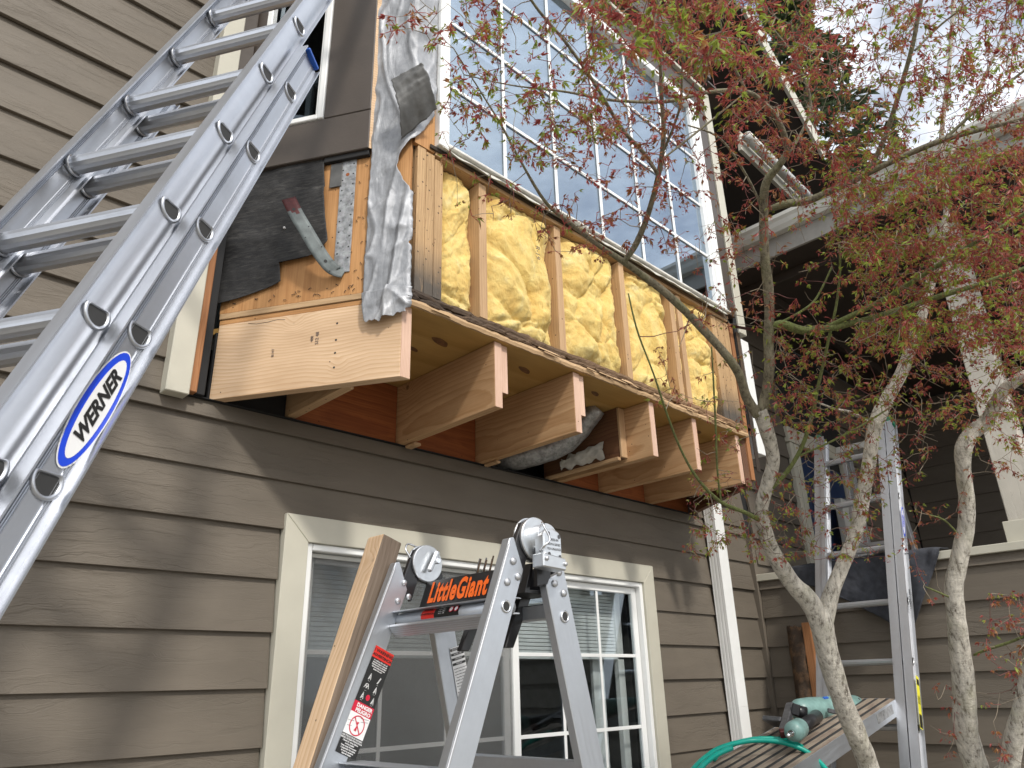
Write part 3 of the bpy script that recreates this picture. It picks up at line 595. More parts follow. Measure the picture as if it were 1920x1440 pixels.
# left angled side: trim, window
sidebox('brown_trim_board', .170, .372, 2.1185, 3.76, -.001, .028, M['brown'], vert=True, ch=.003)
sidebox('brown_trim_board', .170, .748, 1.9285, 2.1165, -.001, .028, M['brown'], ch=.003)
sidebox('brown_trim_board', .690, .748, 2.1185, 3.76, -.001, .028, M['brown'], vert=True, ch=.003)
def rawedge(u, v):
    z = 1.93+1.83*v; r = .0035*noise.fractal(Vector((z*22, 3, 0)), 1, 2, 4); return side(.1695-.022*u+r*u, z+0, .024-.024*u+.003*noise.noise(Vector((z*30, u*3, 0))))
tag(grid('raw_trim_edge', bay, rawedge, 4, 160, M['lumber']), 'raw wood edge torn along the brown trim')
sidebox('trim_gap', .172, .36, 1.905, 1.9275, -.001, .018, M['blackgap'])
wf = sidebox('side_window_frame', .374, .400, 2.118, 3.76, .002, .036, M['white'], vert=True, ch=.003)
sidebox('frame_rail', .4005, .66, 2.118, 2.142, .002, .036, M['white'], parent=wf, ch=.003); sidebox('frame_rail', .662, .688, 2.118, 3.76, .002, .036, M['white'], parent=wf, vert=True, ch=.003)
sidebox('frame_rail', .4005, .415, 2.143, 3.76, -.02, .022, M['white'], parent=wf, vert=True, ch=.002); sidebox('frame_rail', .4155, .66, 2.143, 2.156, -.02, .022, M['white'], parent=wf, ch=.002)
sidebox('side_pane', .416, .6595, 2.157, 3.76, -.010, -.007, M['glass_side'], ch=0)
sidebox('inner_jamb', .395, .41, 2.12, 3.7, -.16, -.03, M['white'], ch=.002, vert=True); sidebox('interior_sill', .40, .68, 2.12, 2.14, -.2, -.03, M['white'], ch=.002)
for s in (.43, .50, .60): sidebox('interior_frame', s, s+.025, 2.14, 2.42, -.10, -.07, M['white'], ch=.002, vert=True)
sidebox('interior_frame', .42, .66, 2.421, 2.45, -.10, -.07, M['white'], ch=.002)
# felt paper on the side
fpoly = [(.752, 1.985), (.54, 1.985), (.362, 1.925), (.352, 1.80), (.335, 1.66), (.312, 1.54), (.335, 1.49), (.40, 1.487), (.512, 1.482), (.495, 1.40), (.60, 1.372), (.752, 1.345)]
def feltsheet():
    # fan from left edge: param rows by z, right edge interpolated
    re = [(1.345, .75), (1.36, .66), (1.40, .497), (1.481, .508), (1.489, .36), (1.54, .314), (1.66, .335), (1.80, .352), (1.925, .362), (1.955, .45), (1.985, .54)]
    zs = [q[0] for q in re]; ss = [q[1] for q in re]
    def fn(u, v):
        z = 1.345+.64*v; r = float(np.interp(z, zs, ss)); s = .76+(r-.76)*u
        p = Vector((s*7, z*7, 0)); wr = .006*noise.fractal(p, .9, 2, 5)+.008*max(0, noise.noise(Vector((s*3, z*14, 2))))
        lift = .012*(u**4)*(1 if 1.48 < z < 1.8 else .4)
        return side(s, z+.004*noise.noise(p*2), .009+wr+lift)
    return fn
solid(tag(grid('felt_paper', bay, feltsheet(), 60, 90, M['felt']), 'black felt paper folded back over the plywood'), .002)
sidebox('felt_scrap', .285, .335, 1.79, 1.90, .002, .006, M['wrapdark'], vert=True)
tube('button_nail', bay, [side(.502, 1.632, .012), side(.502, 1.632, .022)], .0045, M['labelwhite'], 10)
# galvanised strap and the bent one
st = sidebox('metal_strap', .228, .292, 1.405, 1.912, -.0005, .0025, M['galv'], vert=True, ch=.0005); tag(st, 'galvanised nail strap still flat on the plywood')
for i in range(20):
    s = .238 if i % 2 else .282; z = 1.44+i*.0235; o = side(s, z, .0027); mesh('nail_head', [(math.cos(a)*.0038, math.sin(a)*.0038, 0) for a in np.linspace(0, 6.283, 9)[:-1]], [tuple(range(8))], M['rubber'], bay, basis(o, -SD, (0, 0, 1)))
o = side(.262, 1.84, .0028); mesh('strap_hole', [(math.cos(a)*.008, math.sin(a)*.008, 0) for a in np.linspace(0, 6.283, 13)[:-1]], [tuple(range(12))], M['redply'], bay, basis(o, -SD, (0, 0, 1)))
def onplane(px, py, out):
    d = V(ray(px, py)); p0 = CL+SN*out; return d*(p0.dot(SN)/d.dot(SN))
cpts = [(645, 512, .004), (628, 507, .022), (612, 492, .045), (594, 466, .068), (575, 434, .085), (556, 402, .098), (541, 372, .106)]
cp = [onplane(*q) for q in cpts]
def strapfn(u, v):
    t = v*(len(cp)-1); i = min(int(t), len(cp)-2); f_ = t-i; p0, p1, p2, p3 = cp[max(i-1, 0)], cp[i], cp[i+1], cp[min(i+2, len(cp)-1)]
    q = .5*((2*p1)+(-p0+p2)*f_+(2*p0-5*p1+4*p2-p3)*f_*f_+(-p0+3*p1-3*p2+p3)*f_**3); tn = (p2-p1).normalized()
    ac = (tn.cross(SN)).normalized()
    ac = (ac*.9+(-SN)*.35).normalized()
    return q+ac*((u-.5)*.052)
bs = grid('bent_strap', bay, strapfn, 4, 48, [M['galv_dark'], M['rustpaint']]); bs.data.polygons.foreach_set('material_index', [1 if (i//4) > 39+((i*7) % 3) else 0 for i in range(len(bs.data.polygons))]); solid(bs, .0022); tag(bs, 'bent steel strap curling away with a maroon painted tip')
for v_, u_ in ((.35, .5), (.88, .5), (.2, .2), (.5, .85), (.62, .2), (.7, .8)):
    c = V(strapfn(u_, v_)); t = V(strapfn(u_, v_+.02))-c; a_ = V(strapfn(min(1, u_+.1), v_))-c; nn = t.cross(a_).normalized()
    if nn.dot(c) > 0: nn = -nn
    rr = .0065 if u_ == .5 else .0028; mesh('strap_hole', [(math.cos(a)*rr, math.sin(a)*rr, 0) for a in np.linspace(0, 6.283, 11)[:-1]], [tuple(range(10))], M['rubber'], bay, basis(c+nn*.0016, t, nn.cross(t)))
# silver house wrap around the corner
zl = [1.185, 1.235, 1.30, 1.45, 1.70, 1.80, 1.86, 1.93, 2.00, 2.10, 2.18, 2.30, 2.36, 2.45, 3.76]
tl = [-.150, -.158, -.165, -.163, -.163, -.162, -.162, -.160, -.165, -.168, -.168, -.168, -.170, -.170, -.170]
tr = [-.002, .003, .006, .004, .003, -.045, -.05, -.01, .035, .085, .10, .102, .102, .102, .102]
def wrapfn(u, v):
    z = zl[0]+(zl[-1]-zl[0])*(v**1.35); l = float(np.interp(z, zl, tl)); r = float(np.interp(z, zl, tr))
    j = .006*noise.fractal(Vector((z*30, 1, 0)), 1, 2, 3); t = l+j*.5+(r+j-l-j*.5)*u
    if z < 1.25: z += .016*noise.noise(Vector((t*60, 2, 0)))-.01*math.sin(u*5)
    p = Vector((t*9, z*6, 0)); cz_ = z*3+t*9; wr = .006*noise.fractal(p, .9, 2, 4)+.010*max(0, 1-7*abs(noise.noise(Vector((t*7+z*1.2, z*3.2, 7)))))**2+.006*max(0, 1-6*abs(noise.noise(Vector((t*10-z*2, z*4.5, 3)))))**2
    fold = .018*math.exp(-((t+.07-(z-1.2)*.12)/.012)**2)*(1 if z < 1.55 else max(0, 1-(z-1.55)*4))
    out = .008+max(-.004, wr)+fold+(.012 if z < 1.3 else 0)+(.026 if z > 2.02 else .004+.022*max(0, (z-1.9)/.12)) * (1 if t < -.12 else .4)*0+.004
    if t <= 0: P = CL+SD*(-t); nn = SN
    else: P = CL+Vector((t, 0, 0)); nn = Vector((0, -1, 0))
    b_ = max(0, 1-abs(t)/.03)*.5; nn = (nn*(1-b_)+(SN+Vector((0, -1, 0))).normalized()*b_).normalized()
    return P+nn*out+Vector((0, 0, z))
solid(tag(grid('house_wrap', bay, wrapfn, 44, 300, M['wrap']), 'torn silver house wrap hanging down the corner'), .0012)
# curled dark flap
Q = [ond(733, 150, 2.80), ond(790, 117, 2.80), ond(820, 205, 2.86), ond(752, 262, 2.80)]
def flap(u, v):
    eu = (u < .01)-(u > .99); ev = (v < .01)-(v > .99); u += .06*eu*noise.noise(Vector((v*4, 3, 1)))+.012*eu*noise.noise(Vector((v*19, 3, 1))); v += .05*ev*noise.noise(Vector((u*4, 8, 1)))+.012*ev*noise.noise(Vector((u*21, 8, 1)))
    p = (Q[0]*(1-u)+Q[1]*u)*(1-v)+(Q[3]*(1-u)+Q[2]*u)*v
    b_ = .035*math.sin(math.pi*v)*(1-.5*u)+.005*noise.fractal(Vector((u*2, v*2, 2)), .8, 2, 4)
    return p+Vector((-.4, -.9, 0))*b_+Vector((.008*noise.noise(Vector((v*9, 1, 0))), 0, 1*.006*noise.noise(Vector((u*5, v*2, 5)))))
solid(tag(grid('wrap_flap', bay, flap, 26, 30, M['wrapdark']), 'dark underside of a torn flap of house wrap'), .0012)
Q2 = [ond(729, 335, 2.93), ond(765, 330, 2.94), ond(765, 372, 2.95), ond(733, 368, 2.94)]
mesh('tape_patch', [Q2[0], Q2[1], Q2[2], Q2[3]], [(0, 1, 2, 3)], M['wrapdark'], bay)
text('stud_stamp', bay, 'TRUS JST', basis(Vector((1.368, 1.915, 1.705)), (0, -1, .1), (0, 0, 1)), M['ink'], .02)

# ------------------------------------------------------------------ downspout
ds = thing('downspout', 'white ribbed downspout on the siding right of the grid window', 'downspout', (4.18, 2.44, GZ))
def spout(z0, z1, name='pipe'):
    x0, x1, y0, y1 = 4.128, 4.232, 2.398, 2.470; prof = []
    def edge(a, b, n):
        for i in range(n):
            t = i/n; d = (b[0]-a[0], b[1]-a[1]); L = math.hypot(*d); nx, ny = d[1]/L, -d[0]/L; off = -.0010 if (i % 4) in (2,) and 1 < i < n-2 and n == 14 else 0
            prof.append((a[0]+d[0]*t+nx*off, a[1]+d[1]*t+ny*off))
    edge((x0, y1), (x0, y0), 14); edge((x0, y0), (x1, y0), 18); edge((x1, y0), (x1, y1), 14); edge((x1, y1), (x0, y1), 4)
    prof = [(x, y) for x, y in prof]; n = len(prof); vs_ = [(x-4.18, y-2.44, 0) for x, y in prof]+[(x-4.18, y-2.44, z1-z0) for x, y in prof]
    return mesh(name, vs_, [(i, i+n, (i+1) % n+n, (i+1) % n) for i in range(n)]+[tuple(range(n)), tuple(range(2*n-1, n-1, -1))], M['white'], ds, Matrix.Translation((4.18, 2.44, z0)))
spout(-.14, 1.10); spout(GZ+.1, -.1405)
box('pipe_strap', ds, (4.122, 2.392, -.5), (4.238, 2.474, -.47), M['white'], .002)

# ------------------------------------------------------------------ porch wing
PX = 4.70
porch = thing('porch_half_wall', 'taupe sided porch half wall with tan cap beside the downspout', 'porch wall', (PX, 1, GZ))
def Ys(parent, y0, y1, k, mat, x, **kw): return siding(parent, -y1, -y0, k, mat, (x, 0, 0), (0, -1, 0), (-1, 0, 0), **kw)
for k in range(kb, 4):
    kw = dict(ztop=.60) if k == 3 else {}
    Ys(porch, -1.6, 2.452, k, M['siding'], PX, **kw)
box('half_wall_core', porch, (PX+.004, -1.6, GZ), (PX+.14, 2.50, .60), M['blackgap'], 0)
box('half_wall_cap', porch, (PX-.035, -1.62, .6005), (PX+.17, 2.47, .645), M['tan'], .003, 'y')
pf = thing('porch', 'dark covered porch with tan column, gutter and navy door', 'porch', (6.4, 1, GZ))
for k in range(-2, 15): Ys(pf, -1.6, 2.47, k, M['siding_shaded'], 8.2)
box('porch_end_wall', pf, (8.205, -1.6, GZ), (8.4, 2.5, 3.3), M['blackgap'], 0)
box('porch_floor', pf, (4.86, -1.6, -.45), (8.2, 2.45, -.40), M['siding_shaded'], 0)
cb = box('column', pf, (4.725, .815, .646), (4.865, .975, 2.658), M['tan_wood'], .004, 'z'); box('column_trim', cb, (4.70, .79, .646), (4.72, 1.0, .76), M['tan'], .003, 'z')
box('column', pf, (4.725, -1.4, .646), (4.865, -1.24, 2.658), M['tan_wood'], .004, 'z')
box('porch_beam', pf, (4.70, -1.62, 2.66), (4.90, 2.50, 2.735), M['ceil'], .003, 'y'); box('porch_soffit', pf, (4.463, -1.62, 2.736), (4.90, 2.50, 2.75), M['ceil'], .001, 'y')
box('porch_fascia', pf, (4.44, -1.62, 2.725), (4.462, 2.5, 2.95), M['fascia'], .002, 'y')
gp = [(0, 0), (-.055, 0), (-.075, .03), (-.085, .06), (-.10, .08), (-.10, .105), (-.094, .105), (-.094, .084), (-.08, .064), (-.07, .034), (-.052, .006), (0, .006)]
prism('porch_gutter', pf, [(x, z) for x, z in gp], 4.1, Matrix(((1, 0, 0, 4.438), (0, 0, 1, -1.62), (0, 1, 0, 2.862), (0, 0, 0, 1))), M['gutter'], 0)
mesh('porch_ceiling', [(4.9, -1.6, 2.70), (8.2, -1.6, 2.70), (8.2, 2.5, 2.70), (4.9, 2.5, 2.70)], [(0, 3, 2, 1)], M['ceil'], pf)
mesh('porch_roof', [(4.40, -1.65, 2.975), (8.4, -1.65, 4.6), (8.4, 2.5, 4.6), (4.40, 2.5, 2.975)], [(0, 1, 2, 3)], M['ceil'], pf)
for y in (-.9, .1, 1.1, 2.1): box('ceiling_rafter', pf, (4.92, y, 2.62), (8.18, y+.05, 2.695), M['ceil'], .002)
# door
dr = box('door', pf, (5.72, 2.48, -.40), (6.50, 2.50, 1.66), M['door'], .003, 'z')
for z0, z1 in ((-.25, .45), (.55, 1.05), (1.15, 1.55)):
    for x0, x1 in ((5.80, 6.06), (6.16, 6.42)): box('door_panel', dr, (x0, 2.472, z0), (x1, 2.479, z1), M['door'], .003, 'z')
for x0, x1 in ((5.545, 5.60), (5.615, 5.69)): box('door_casing', pf, (x0, 2.462, -.4), (x1, 2.50, 1.75), M['tan'], .003, 'z')
box('door_casing', pf, (6.53, 2.462, -.4), (6.65, 2.50, 1.75), M['tan'], .003, 'z'); box('door_casing', pf, (5.52, 2.455, 1.752), (6.68, 2.50, 1.88), M['tan'], .003)

# ------------------------------------------------------------------ extension ladder (big, left)
def ladder_rail(name, parent, o, u, r, n, L0, L1, W=.038, bulge=0.0, fl_=.014, t=.0032, mat=None, grooves=True, sgn=1):
    """C/I rail: local X along u. profile in (r,n)"""
    pr_ = []
    def web(side_):
        pts = []
        ns = sorted([-W+t+(2*W-2*t)*i/12 for i in range(13)]+([c+q for c in (-W*.66, -W*.56, -W*.46, W*.38, W*.48, W*.58) for q in (-.0008, 0, .0008)] if grooves else []+[-W+t+(2*W-2*t)*(i+.5)/12 for i in range(12)]))
        pk = [c for c in (-W*.66, -W*.56, -W*.46, W*.38, W*.48, W*.58)] if grooves else []
        for nn in ns:
            rr = bulge*math.cos(nn/W*math.pi/2)+side_*t/2
            if any(abs(nn-c) < 1e-6 for c in pk): rr += .0024*side_
            pts.append((rr, nn))
        return pts
    f = [(-fl_, -W), (fl_, -W), (fl_, -W+t)]+[(fl_-.004, -W+t), ]+web(1)+[(fl_-.004, W-t), (fl_, W-t), (fl_, W), (-fl_, W), (-fl_, W-t)]+web(-1)[::-1]+[(-fl_, -W+t)]
    m = len(f); vs_ = []; 
    for x in (L0, L1):
        for rr, nn in f: vs_.append((x, nn, rr))
    fs = [(i, (i+1) % m, (i+1) % m+m, i+m) for i in range(m)]
    u, r, n = V(u), V(r), V(n); o = V(o)
    Mw = Matrix(((u[0], n[0], r[0], o[0]), (u[1], n[1], r[1], o[1]), (u[2], n[2], r[2], o[2]), (0, 0, 0, 1)))
    ob = mesh(name, vs_, fs, mat or M['alu'], parent, Mw); return ob
def dprof(R, flat=.45, ridges=0):
    pts = []
    for i in range(28):
        a = 2*math.pi*i/28; x, y = R*math.cos(a), R*math.sin(a)
        if y > R*flat: y = R*flat
        if ridges and i % 2: x *= .965; y *= .965
        pts.append((x, y))
    return pts
_rc = {}
def rung(parent, A, B, up, R=.0215, mat=None, ext=.004, flange=True):
    """hollow D rung from A (near, open end outward) to B"""
    A, B, up = V(A), V(B), V(up); d = (B-A); L = d.length+2*ext; key = (round(L, 3), R, (mat or M['alu']).name)
    if key not in _rc:
        o_, i_ = dprof(R, .5, 1), dprof(R*.80, .5); m = 28; vs_, fs = [], []
        for x in (-L/2, L/2):
            vs_ += [(x, a, b) for a, b in o_]+[(x, a, b) for a, b in i_]
        for k in range(m):
            k2 = (k+1) % m; fs += [(k, k2, 2*m+k2, 2*m+k), (m+k2, m+k, 3*m+k, 3*m+k2), (k2, k, m+k, m+k2), (2*m+k, 2*m+k2, 3*m+k2, 3*m+k)]
        for x, sg in ((-L/2, -1), (L/2, 1), (-L/2+2*ext+.006, 1), (L/2-2*ext-.006, -1)):     # flared collars
            big, sm = dprof(R*1.28, .55), dprof(R*.98, .52); b0 = len(vs_)
            vs_ += [(x-sg*.001, a, b) for a, b in sm]+[(x+sg*.002, a*.95, b*.95) for a, b in big]+[(x, a, b) for a, b in big]+[(x-sg*.004, a, b) for a, b in big]
            for q in range(3):
                for k in range(m): k2 = (k+1) % m; fs.append((b0+q*m+k, b0+q*m+k2, b0+(q+1)*m+k2, b0+(q+1)*m+k))
        # inner stop so the tube reads dark
        me = bpy.data.meshes.new('rung'); me.from_pydata(vs_, [], fs); me.update(); me.materials.append(mat or M['alu']); _rc[key] = me
    return mesh('rung', None, None, None, parent, frame((A+B)/2, d, z=up), mdata=_rc[key])
LP = Vector((.655, 1.466, 1.689)); Lu = Vector((.324, .210, .922)).normalized(); Lr = Vector((.522, -.853, .011)).normalized(); Ln = Vector((.789, .478, -.386)); Ln = (Ln-Lu*Ln.dot(Lu)); Ln = (Ln-Lr*Ln.dot(Lr)).normalized(); Lu = Lr.cross(Ln) if Lr.cross(Ln).z > 0 else -Lr.cross(Ln)
foot = LP-Lu*((1.689-GZ)/Lu.z)
lad = thing('extension_ladder', 'large aluminium extension ladder leaning on the bay, nearest at the left', 'ladder', foot, 'extension ladders leaning on the house')
UP = Vector((0, 0, 1))
fly_lo = -(1.689-GZ-.35)/Lu.z; base_lo = -(1.689-GZ-.05)/Lu.z
W1 = .375
for s_, o, b in ((1, LP, .009), (-1, LP-Lr*(W1+.003), .009)):
    ladder_rail('fly_rail', lad, o, Lu, Lr*s_, Ln, fly_lo, 2.02, bulge=b, grooves=(s_ < 0))
B0 = LP-Lu*.288+Ln*.062+Lr*.037
for s_, o in ((1, B0), (-1, B0-Lr*(.438))):
    ladder_rail('base_rail', lad, o, Lu, Lr*s_, Ln, base_lo+.288, .195, grooves=True, bulge=0)
    cap_o = o+Lu*.197
    Mx = Matrix(((Lu[0], Ln[0], Lr[0], cap_o[0]), (Lu[1], Ln[1], Lr[1], cap_o[1]), (Lu[2], Ln[2], Lr[2], cap_o[2]), (0, 0, 0, 1)))
    mesh('rail_cap', None, None, None, lad, Mx, mdata=boxmesh(.010, .058, .030, M['blue'], .002)); mesh('rail_foot', None, None, None, lad, Matrix.Translation(V(o)+Lu*(base_lo+.288)), mdata=boxmesh(.05, .05, .05, M['rubber'], .004))
for k in range(-6, 11):
    A_ = LP-Lu*.305*k
    if (A_-LP).dot(Lu) > fly_lo+.1: rung(lad, A_-Lr*.002, A_-Lr*(W1+.006), UP)
for k in range(0, 12):
    A_ = B0-Lu*.305*k
    if (A_-LP).dot(Lu) > base_lo+.1: rung(lad, A_-Lr*.004, A_-Lr*.439, UP)
def dhole(parent, c, rdir, s=1.0, mat=None):
    rdir = V(rdir); y_ = (UP-rdir*UP.dot(rdir)).normalized(); Mw = basis(c, y_.cross(rdir), y_); ps = dprof(.0215*s, .5); n = len(ps); vs_, fs = [], []
    prof = [(1.28, 0), (1.26, .003), (1.12, .0048), (1.0, .0036), (.93, .0012)]
    for k_, h_ in prof: vs_ += [(a*k_, b_*k_, h_) for a, b_ in ps]
    for q in range(len(prof)-1):
        for i in range(n): fs.append((q*n+i, q*n+(i+1) % n, (q+1)*n+(i+1) % n, (q+1)*n+i))
    mesh('rung_collar', vs_, fs, mat or M['alu'], parent, Mw, smooth=True); mesh('rung_hole_shade', [(a*.95, b_*.95, .0013) for a, b_ in ps], [tuple(range(n))], M['rubber'], parent, Mw)  # flat dark disc stands in for the shade inside the hollow rung
for k in range(-6, 11):
    A_ = LP-Lu*.305*k
    if (A_-LP).dot(Lu) > fly_lo+.1: dhole(lad, A_+Lr*.0105, Lr)
for k in range(0, 12):
    A_ = B0-Lu*.305*k
    if (A_-LP).dot(Lu) > base_lo+.1: dhole(lad, A_+Lr*.0018, Lr)
# rung lock clip
cpos = B0-Lu*.305*1-Lr*.10
tube('rung_lock', lad, [cpos+Ln*.02-Lr*.0, cpos+Lu*.02+Ln*.012, cpos+Lu*.022-Ln*.01, cpos-Ln*.02+Lu*.005], .006, M['alu2'], 8)
# maker's oval
oc = B0+Lu*(-1.077)+Ln*(.003)+Lr*.0035
def disc(name, parent, Mw, rx, ry, mat, n=40, z=0): return mesh(name, [(rx*math.cos(2*math.pi*i/n), ry*math.sin(2*math.pi*i/n), z) for i in range(n)], [tuple(range(n))], mat, parent, Mw)
oM = basis(oc, Lu, -Ln)
disc('oval_label', lad, oM, .116, .0315, M['labelwhite']); disc('oval_ring', lad, oM @ Matrix.Translation((0, 0, .0005)), .113, .0290, M['bluep'])
disc('oval_field', lad, oM @ Matrix.Translation((.0, -.0012, .001)), .098, .0205, M['labelwhite'])
text('label_text', lad, 'WERNER', oM @ Matrix.Translation((0, -.0015, .0018)), M['labelblack'], .0295, bold=.0011, shear=.32, xs=1.16)

# ------------------------------------------------------------------ articulated step ladder (middle)
ym, yf = 1.30, 1.77
lg = thing('folding_ladder', 'folding A-frame aluminium ladder with black tool tray in front of the grid window', 'ladder', (1.4, 1.53, GZ))
df = Vector((-.373, 0, -.928)); ef = Vector((.928, 0, -.373)); db = Vector((.237, 0, -.972)); eb = Vector((-.972, 0, -.237))
def lrail(name, top, d, e, y0, y1, wid, top_cut, sg):
    """box rail: right edge starts at top; width goes -e"""
    L = (top.z-GZ-.03)/abs(d.z); Mw = Matrix(((d[0], e[0], 0, top.x), (0, 0, 1, y0), (d[2], e[2], 0, top.z), (0, 0, 0, 1)))
    if (V((Mw[0][0], Mw[1][0], Mw[2][0])).cross(V((Mw[0][1], Mw[1][1], Mw[2][1])))).y < 0: pass
    return prism(name, lg, [(top_cut[0], -wid), (top_cut[1], -wid*.82), (0.0, 0), (L, 0), (L, -wid)], y1-y0, Mw, M['alu_lg'], .002)
RT = Vector((1.312, 0, .263))
BT = Vector((1.4625, 0, .274))
for (y0, y1) in ((ym, ym+.028), (yf, yf+.028)):
    lrail('front_rail', RT, df, ef, y0, y1, .068, (-.052, -.060), 1)
    # back rail: its far-x edge is nbR; web extends toward -x
    lrail('back_rail', BT, db, -eb, y0+.001, y1-.001, .078, (.025, .010), 1)
# flanges (raised lips) on outer faces
for y0 in (ym-.006,):
    a = RT-ef*.066; beam('rail_lip', lg, Vector((a.x, y0+.004, a.z))-df*.035, Vector((a.x, y0+.004, a.z))+df*1.85, .006, .006, M['alu2'], up=ef)
a = RT-ef*.066; beam('rail_lip', lg, Vector((a.x, yf-.003, a.z))-df*.035, Vector((a.x, yf-.003, a.z))+df*1.85, .006, .006, M['alu2'], up=ef)
def rivet(c, nrm=(0, -1, 0), R=.0095, mat=None):
    prof = [(R, 0), (R, .002), (R*.8, .0045), (R*.35, .0058), (0, .006)]; vs_, fs = [], []; n = 16
    for r_, h in prof[:-1]: vs_ += [(r_*math.cos(2*math.pi*i/n), r_*math.sin(2*math.pi*i/n), h) for i in range(n)]
    vs_.append((0, 0, prof[-1][1]))
    for q in range(3):
        for i in range(n): fs.append((q*n+i, q*n+(i+1) % n, (q+1)*n+(i+1) % n, (q+1)*n+i))
    for i in range(n): fs.append((3*n+i, 3*n+(i+1) % n, 4*n))
    nrm = V(nrm); return mesh('rivet', vs_, fs, mat or M['alu2'], lg, basis(c, nrm.orthogonal(), nrm.cross(nrm.orthogonal())), smooth=True)
for px, py in ((962, 1052), (951, 1091), (971, 1081), (1040, 1094), (1057, 1112), (1048, 1073)): rivet(ony(px, py, ym-.0005))
for px, py in ((758, 1093), (766, 1119), (746, 1127)): rivet(ony(px, py, yf-.0005), R=.009)
def eyelet(px, py, y):
    c = ony(px, py, y); n, m_ = 28, 8; vs_, fs = [], []
    for i in range(n):
        a = 2*math.pi*i/n
        for j in range(m_): b = 2*math.pi*j/m_; rr = .0125+.0028*math.cos(b); vs_.append((rr*math.cos(a), rr*math.sin(a), .0028*math.sin(b)))
    for i in range(n):
        for j in range(m_): fs.append((i*m_+j, ((i+1) % n)*m_+j, ((i+1) % n)*m_+(j+1) % m_, i*m_+(j+1) % m_))
    Mw = basis(c, (1, 0, 0), (0, 0, 1)); mesh('eyelet', vs_, fs, M['steel'], lg, Mw, smooth=True); disc('eyelet_hole_shade', lg, Mw @ Matrix.Translation((0, 0, .0006)), .0112, .0112, M['rubber'])  # dark disc fills the ring in place of the shaded hole
eyelet(949, 1137, ym-.001); eyelet(1059, 1156, ym-.001)
# hinges
def cyl(name, parent, c, ax, R, h, mat, n=40, ch=.002):
    ax = V(ax).normalized(); vs_, fs = [], []
    prof = [(R-ch, -h/2), (R, -h/2+ch), (R, h/2-ch), (R-ch, h/2)]
    for r_, z in prof: vs_ += [(r_*math.cos(2*math.pi*i/n), r_*math.sin(2*math.pi*i/n), z) for i in range(n)]
    for q in range(3):
        for i in range(n): fs.append((q*n+i, q*n+(i+1) % n, (q+1)*n+(i+1) % n, (q+1)*n+i))
    fs += [tuple(range(n-1, -1, -1)), tuple(3*n+i for i in range(n))]
    return mesh(name, vs_, fs, mat, parent, basis(c, ax.orthogonal(), ax.cross(ax.orthogonal())), smooth=False)
HC = Vector((1.378, 0, .342))
XZ = lambda y: Matrix(((1, 0, 0, 0), (0, 0, 1, y), (0, 1, 0, 0), (0, 0, 0, 1)))
HF = HC.copy()
for y, sg in ((ym, -1), (yf, 1)):
    HC = HF+Vector((-.024 if sg < 0 else 0, 0, 0))
    cyl('hinge_disc', lg, HC+Vector((0, y-.004, 0)), (0, 1, 0), .054, .010, M['cast']); cyl('hinge_disc', lg, HC+Vector((0, y+.018, 0)), (0, 1, 0), .056, .008, M['cast'])
    # black plastic wings
    prism('hinge_cover', lg, [(HC.x-.058, HC.z+.006), (HC.x-.040, HC.z+.040), (HC.x-.012, HC.z+.03), (HC.x-.028, HC.z-.05), (HC.x-.05, HC.z-.112), (HC.x-.085, HC.z-.062)], .016, XZ(y+.001), M['black'], .002)
    prism('hinge_cover', lg, [(HC.x+.054, HC.z-.004), (HC.x+.03, HC.z+.0), (HC.x+.012, HC.z-.05), (HC.x+.008, HC.z-.115), (HC.x+.055, HC.z-.105), (HC.x+.066, HC.z-.03)], .016, XZ(y+.0015), M['black'], .002)
# near hinge lock housing
HC = HF+Vector((-.024, 0, 0)); hb = ony(1026, 1023, 1.262)
cyl('lock_hub', lg, HC+Vector((.012, ym-.022, 0)), (0, 1, 0), .036, .03, M['cast'])
hx, hz = hb.x, hb.z
prism('lock_housing', lg, [(hx-.029, hz-.040), (hx+.036, hz-.040), (hx+.036, hz+.022), (hx+.027, hz+.034), (hx+.008, hz+.041), (hx-.016, hz+.038), (hx-.029, hz+.026)], .034, XZ(1.245), M['cast'], .004)
prism('lock_base', lg, [(hx-.036, hz-.056), (hx+.046, hz-.060), (hx+.046, hz-.030), (hx-.036, hz-.022)], .040, XZ(1.242), M['cast'], .003)
for dx, dz in ((-.012, .026), (.026, .022), (-.012, -.024), (.026, -.028)): disc('housing_hole', lg, basis((hx+dx, 1.2440, hz+dz), (1, 0, 0), (0, 0, 1)), .0048, .0052, M['tooldark'])
for i, s in enumerate(('PRESS IN', 'BOTH SIDES', 'TO UNLOCK')): text('housing_text', lg, s, basis((hx+.006, 1.2438, hz+.012-.0115*i), (1, 0, 0), (0, 0, 1)), M['tooldark'], .0085)
sp = [(hx-.034, 1.255, hz-.018), (hx-.036, 1.235, hz-.006), (hx-.022, 1.232, hz+.010), (hx-.032, 1.24, hz+.040), (hx-.028, 1.25, hz+.052), (hx-.01, 1.262, hz+.052), (hx+.018, 1.28, hz+.040), (hx+.040, 1.285, hz+.024), (hx+.046, 1.28, hz+.004)]
q_ = smoothpath([(p, .0028) for p in sp], 5); tube('spring_clip', lg, [p for p, r in q_], .0027, M['steel'], 8)
rivet(Vector((hx-.026, 1.242, hz-.036)), R=.006); rivet(Vector((hx+.041, 1.242, hz-.044)), R=.006)
